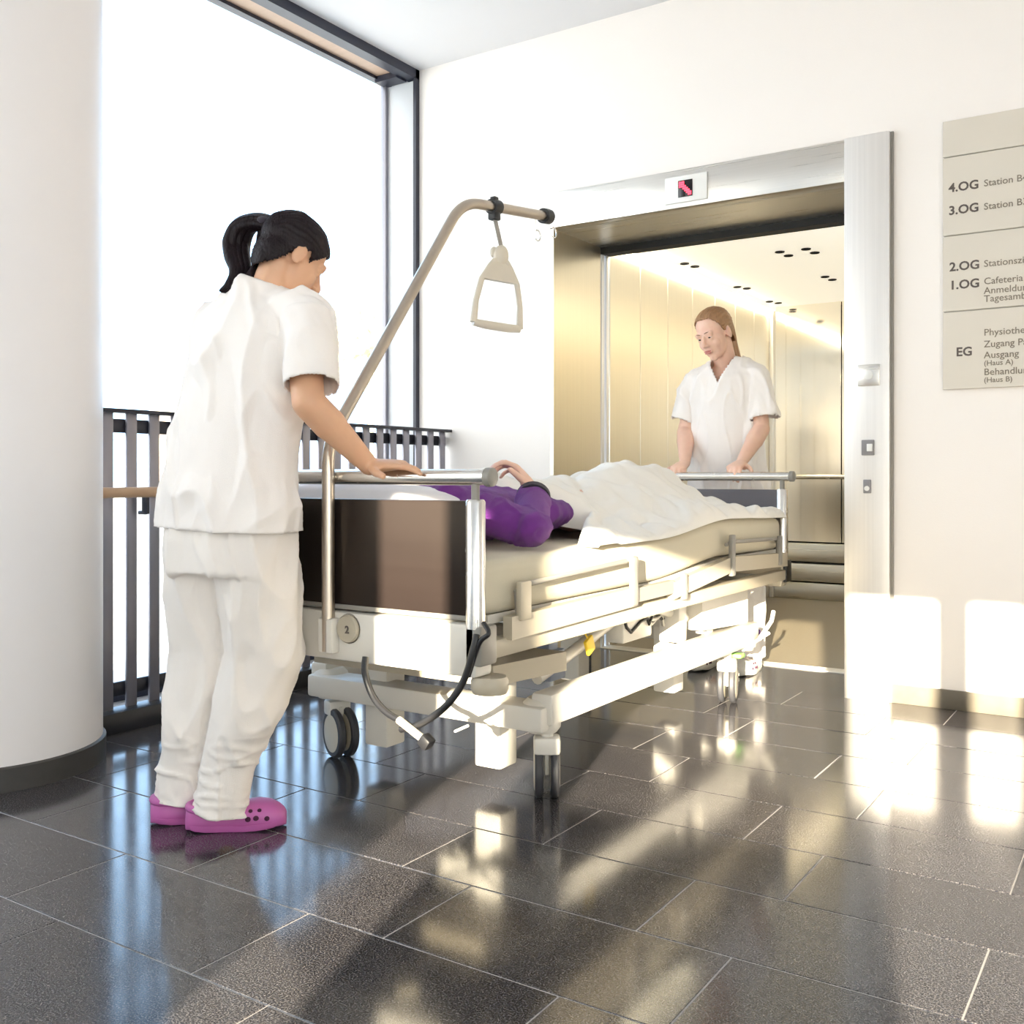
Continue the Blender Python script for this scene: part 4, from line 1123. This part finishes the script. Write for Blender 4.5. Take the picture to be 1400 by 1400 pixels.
L2 = [(-0.14, -0.080), (-0.08, -0.072), (-0.05, -0.05), (-0.02, -0.004), (0.005, 0.004), (0.018, 0.010), (0.032, 0.045), (0.05, 0.085), (0.075, 0.093), (0.11, 0.10)]
hair2 = hair_cap('hair', H2, n2, 'hairblond', 1.0, L2, 1.075)
lock([H2 @ V((0, -0.10, 0.03)), H2 @ V((0.0, -0.125, 0.0)), H2 @ V((0.01, -0.12, -0.06)), H2 @ V((0.01, -0.105, -0.13)), H2 @ V((0.0, -0.10, -0.2))], [0.016, 0.024, 0.026, 0.022, 0.006], 4, 'hairblond', hair2, 'ponytail', 11)

# ------------------------------------------------------------------ patient
n3 = thing('person', (-1.80, 2.95, 0.70), 'person in a purple top lying in bed with one forearm raised', 'person')
H3 = Matrix((V((1, 0, 0)), V((0, 0.22, 0.975)), V((0, -0.975, 0.22)))).transposed().to_4x4(); H3.translation = V((-1.79, 2.135, 0.815))
S3R, E3R, W3R = V((-1.680, 2.235, 0.832)), V((-1.452, 2.312, 0.755)), V((-1.548, 2.480, 0.862))
S3L, E3L, W3L = V((-1.96, 2.26, 0.795)), V((-2.06, 2.52, 0.745)), V((-2.07, 2.74, 0.732))
b = MB()
head_pieces(b, H3, 0.95)
b.cone(H3 @ V((0, -0.02, -0.05)), (-1.80, 2.28, 0.805), 0.050, 0.054)
torso(b, [(-1.80, 2.25, 0.795), (-1.80, 2.36, 0.79), (-1.80, 2.55, 0.785), (-1.80, 2.75, 0.78), (-1.80, 2.95, 0.78), (-1.80, 3.03, 0.78)], (1, 0, 0), 1, [(0.10, 0.05), (0.155, 0.07), (0.145, 0.07), (0.125, 0.055), (0.13, 0.05), (0.12, 0.045)])
arm(b, S3R, E3R, W3R, 0.9); arm(b, S3L, E3L, W3L, 0.9)
hand(b, W3R, (-0.50, -0.22, 0.66), (-0.6, -0.5, -0.6), 1, [(28, 38, 22), (32, 40, 24), (36, 42, 26), (40, 42, 26)], (0.75, 0.6, 0.2), 1.0, 0.02)
hand(b, W3L, (0.1, 0.9, -0.05), (0, 0.0, -1), -1, (20, 25, 15), (0.6, 0.7, 0.1), 0.95)
for x in (-1.88, -1.72):
    b.cone((x, 3.0, 0.785), (x, 3.45, 0.820), 0.075, 0.055); b.cone((x, 3.45, 0.820), (x, 3.90, 0.800), 0.052, 0.035); b.cone((x, 3.90, 0.80), (x-0.04 if x < -1.8 else x+0.04, 3.98, 0.795), 0.032, 0.024)
fused('body', b, 'skin2', n3, 0.0048, 3)
face(H3, n3, 0.95)
L3 = [(-0.14, -0.08), (-0.08, -0.07), (-0.05, -0.05), (-0.02, -0.004), (0.012, 0.010), (0.03, 0.004), (0.05, 0.040), (0.075, 0.066), (0.11, 0.08)]
hair_cap('hair', H3, n3, 'hairgrey', 0.95, L3, 1.07)
c = MB()
torso(c, [(-1.80, 2.275, 0.80), (-1.80, 2.34, 0.795), (-1.79, 2.50, 0.792), (-1.77, 2.66, 0.788), (-1.77, 2.84, 0.786), (-1.78, 2.98, 0.785)], (1, 0, 0), 1, [(0.13, 0.062), (0.175, 0.080), (0.185, 0.082), (0.205, 0.070), (0.175, 0.052), (0.13, 0.045)])
CF = E3R.lerp(W3R, 0.80)
c.tube([S3R+V((-0.03, 0, 0)), S3R.lerp(E3R, 0.5), E3R.lerp(S3R, 0.18)], [0.058, 0.055, 0.053], 24)
c.ell(E3R+V((-0.006, 0.002, 0.004)), (0.055, 0.054, 0.051)); c.ell(S3R, (0.066, 0.066, 0.062)); c.ell(S3L, (0.064, 0.064, 0.060)); c.ell(S3R.lerp(E3R, 0.72), (0.056, 0.056, 0.053))
c.tube([E3R.lerp(W3R, -0.05), E3R.lerp(W3R, 0.4), CF], [0.052, 0.051, 0.045], 24)
c.tube([S3L+V((0.03, 0, 0)), E3L], [0.064, 0.052], 24); c.tube([E3L, E3L.lerp(W3L, 0.8)], [0.052, 0.045], 24); c.ell(E3L, (0.052, 0.052, 0.05))
tf = (W3R-E3R).normalized(); tl = (W3L-E3L).normalized()
def cut3(p, n):
    return (n.dot(tf) > 0.6 and (p-CF).length < 0.055 and abs((p-CF).dot(tf)) < 0.02) or (n.dot(tl) > 0.6 and (p-E3L.lerp(W3L, 0.8)).length < 0.05)
top3 = fused('knit_top', c, 'purple', n3, 0.006, 4, folds(0.009, 41.0, (1, 1, 1), 9.0), cut3, 0.003)
MB().tube([CF-tf*0.012, CF-tf*0.010, CF+tf*0.010, CF+tf*0.012], [0.046, 0.0505, 0.0495, 0.045], 24).build('cuff', 'cuff', top3, 60)
# ================================================================== OUTSIDE
p = at(222, 682, d=60); g0 = -0.45
hx0 = V((CS, SN, 0)); hf = V((-SN, CS, 0))
rt = Matrix((hx0, hf, V((0, 0, 1)))).transposed().to_4x4(); rt.translation = (p.x, p.y, g0)
bl = thing('building', (p.x, p.y, g0), 'pale building outside the window beyond the railing, washed out by light', 'building')
def put(mb, nm, m_, par):
    mb.v = [tuple(rt @ V(q)) for q in mb.v]; return mb.build(nm, m_, par, 0)
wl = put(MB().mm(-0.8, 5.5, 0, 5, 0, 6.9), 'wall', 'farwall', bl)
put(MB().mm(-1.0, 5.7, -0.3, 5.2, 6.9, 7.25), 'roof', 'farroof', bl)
for k in range(4):
    for z in (1.0, 3.6):
        put(MB().mm(-0.3+1.45*k, 0.7+1.45*k, -0.05, 0.02, z, z+1.5), 'window', 'farroof', wl)
p = at(506, 690, d=42)
tr = thing('tree', (p.x, p.y, g0), 'pale sunlit tree outside beside the window jamb', 'tree')
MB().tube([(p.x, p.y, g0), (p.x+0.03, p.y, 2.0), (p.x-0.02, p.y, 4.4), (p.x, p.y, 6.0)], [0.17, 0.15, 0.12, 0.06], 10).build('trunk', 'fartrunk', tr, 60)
cr = MB(); rr = random.Random(2)
for k in range(170):
    a, b_, r_ = rr.uniform(0, 6.28), rr.uniform(-1, 1), rr.uniform(0.4, 1.0)**0.5*1.9
    q = V((p.x+r_*math.cos(a)*math.sqrt(1-b_*b_), p.y+r_*math.sin(a)*math.sqrt(1-b_*b_), 6.4+r_*b_))
    cr.ell(q, (rr.uniform(.2, .4),)*3, Matrix.Rotation(rr.uniform(0, 3), 4, 'X'), 6, 4)
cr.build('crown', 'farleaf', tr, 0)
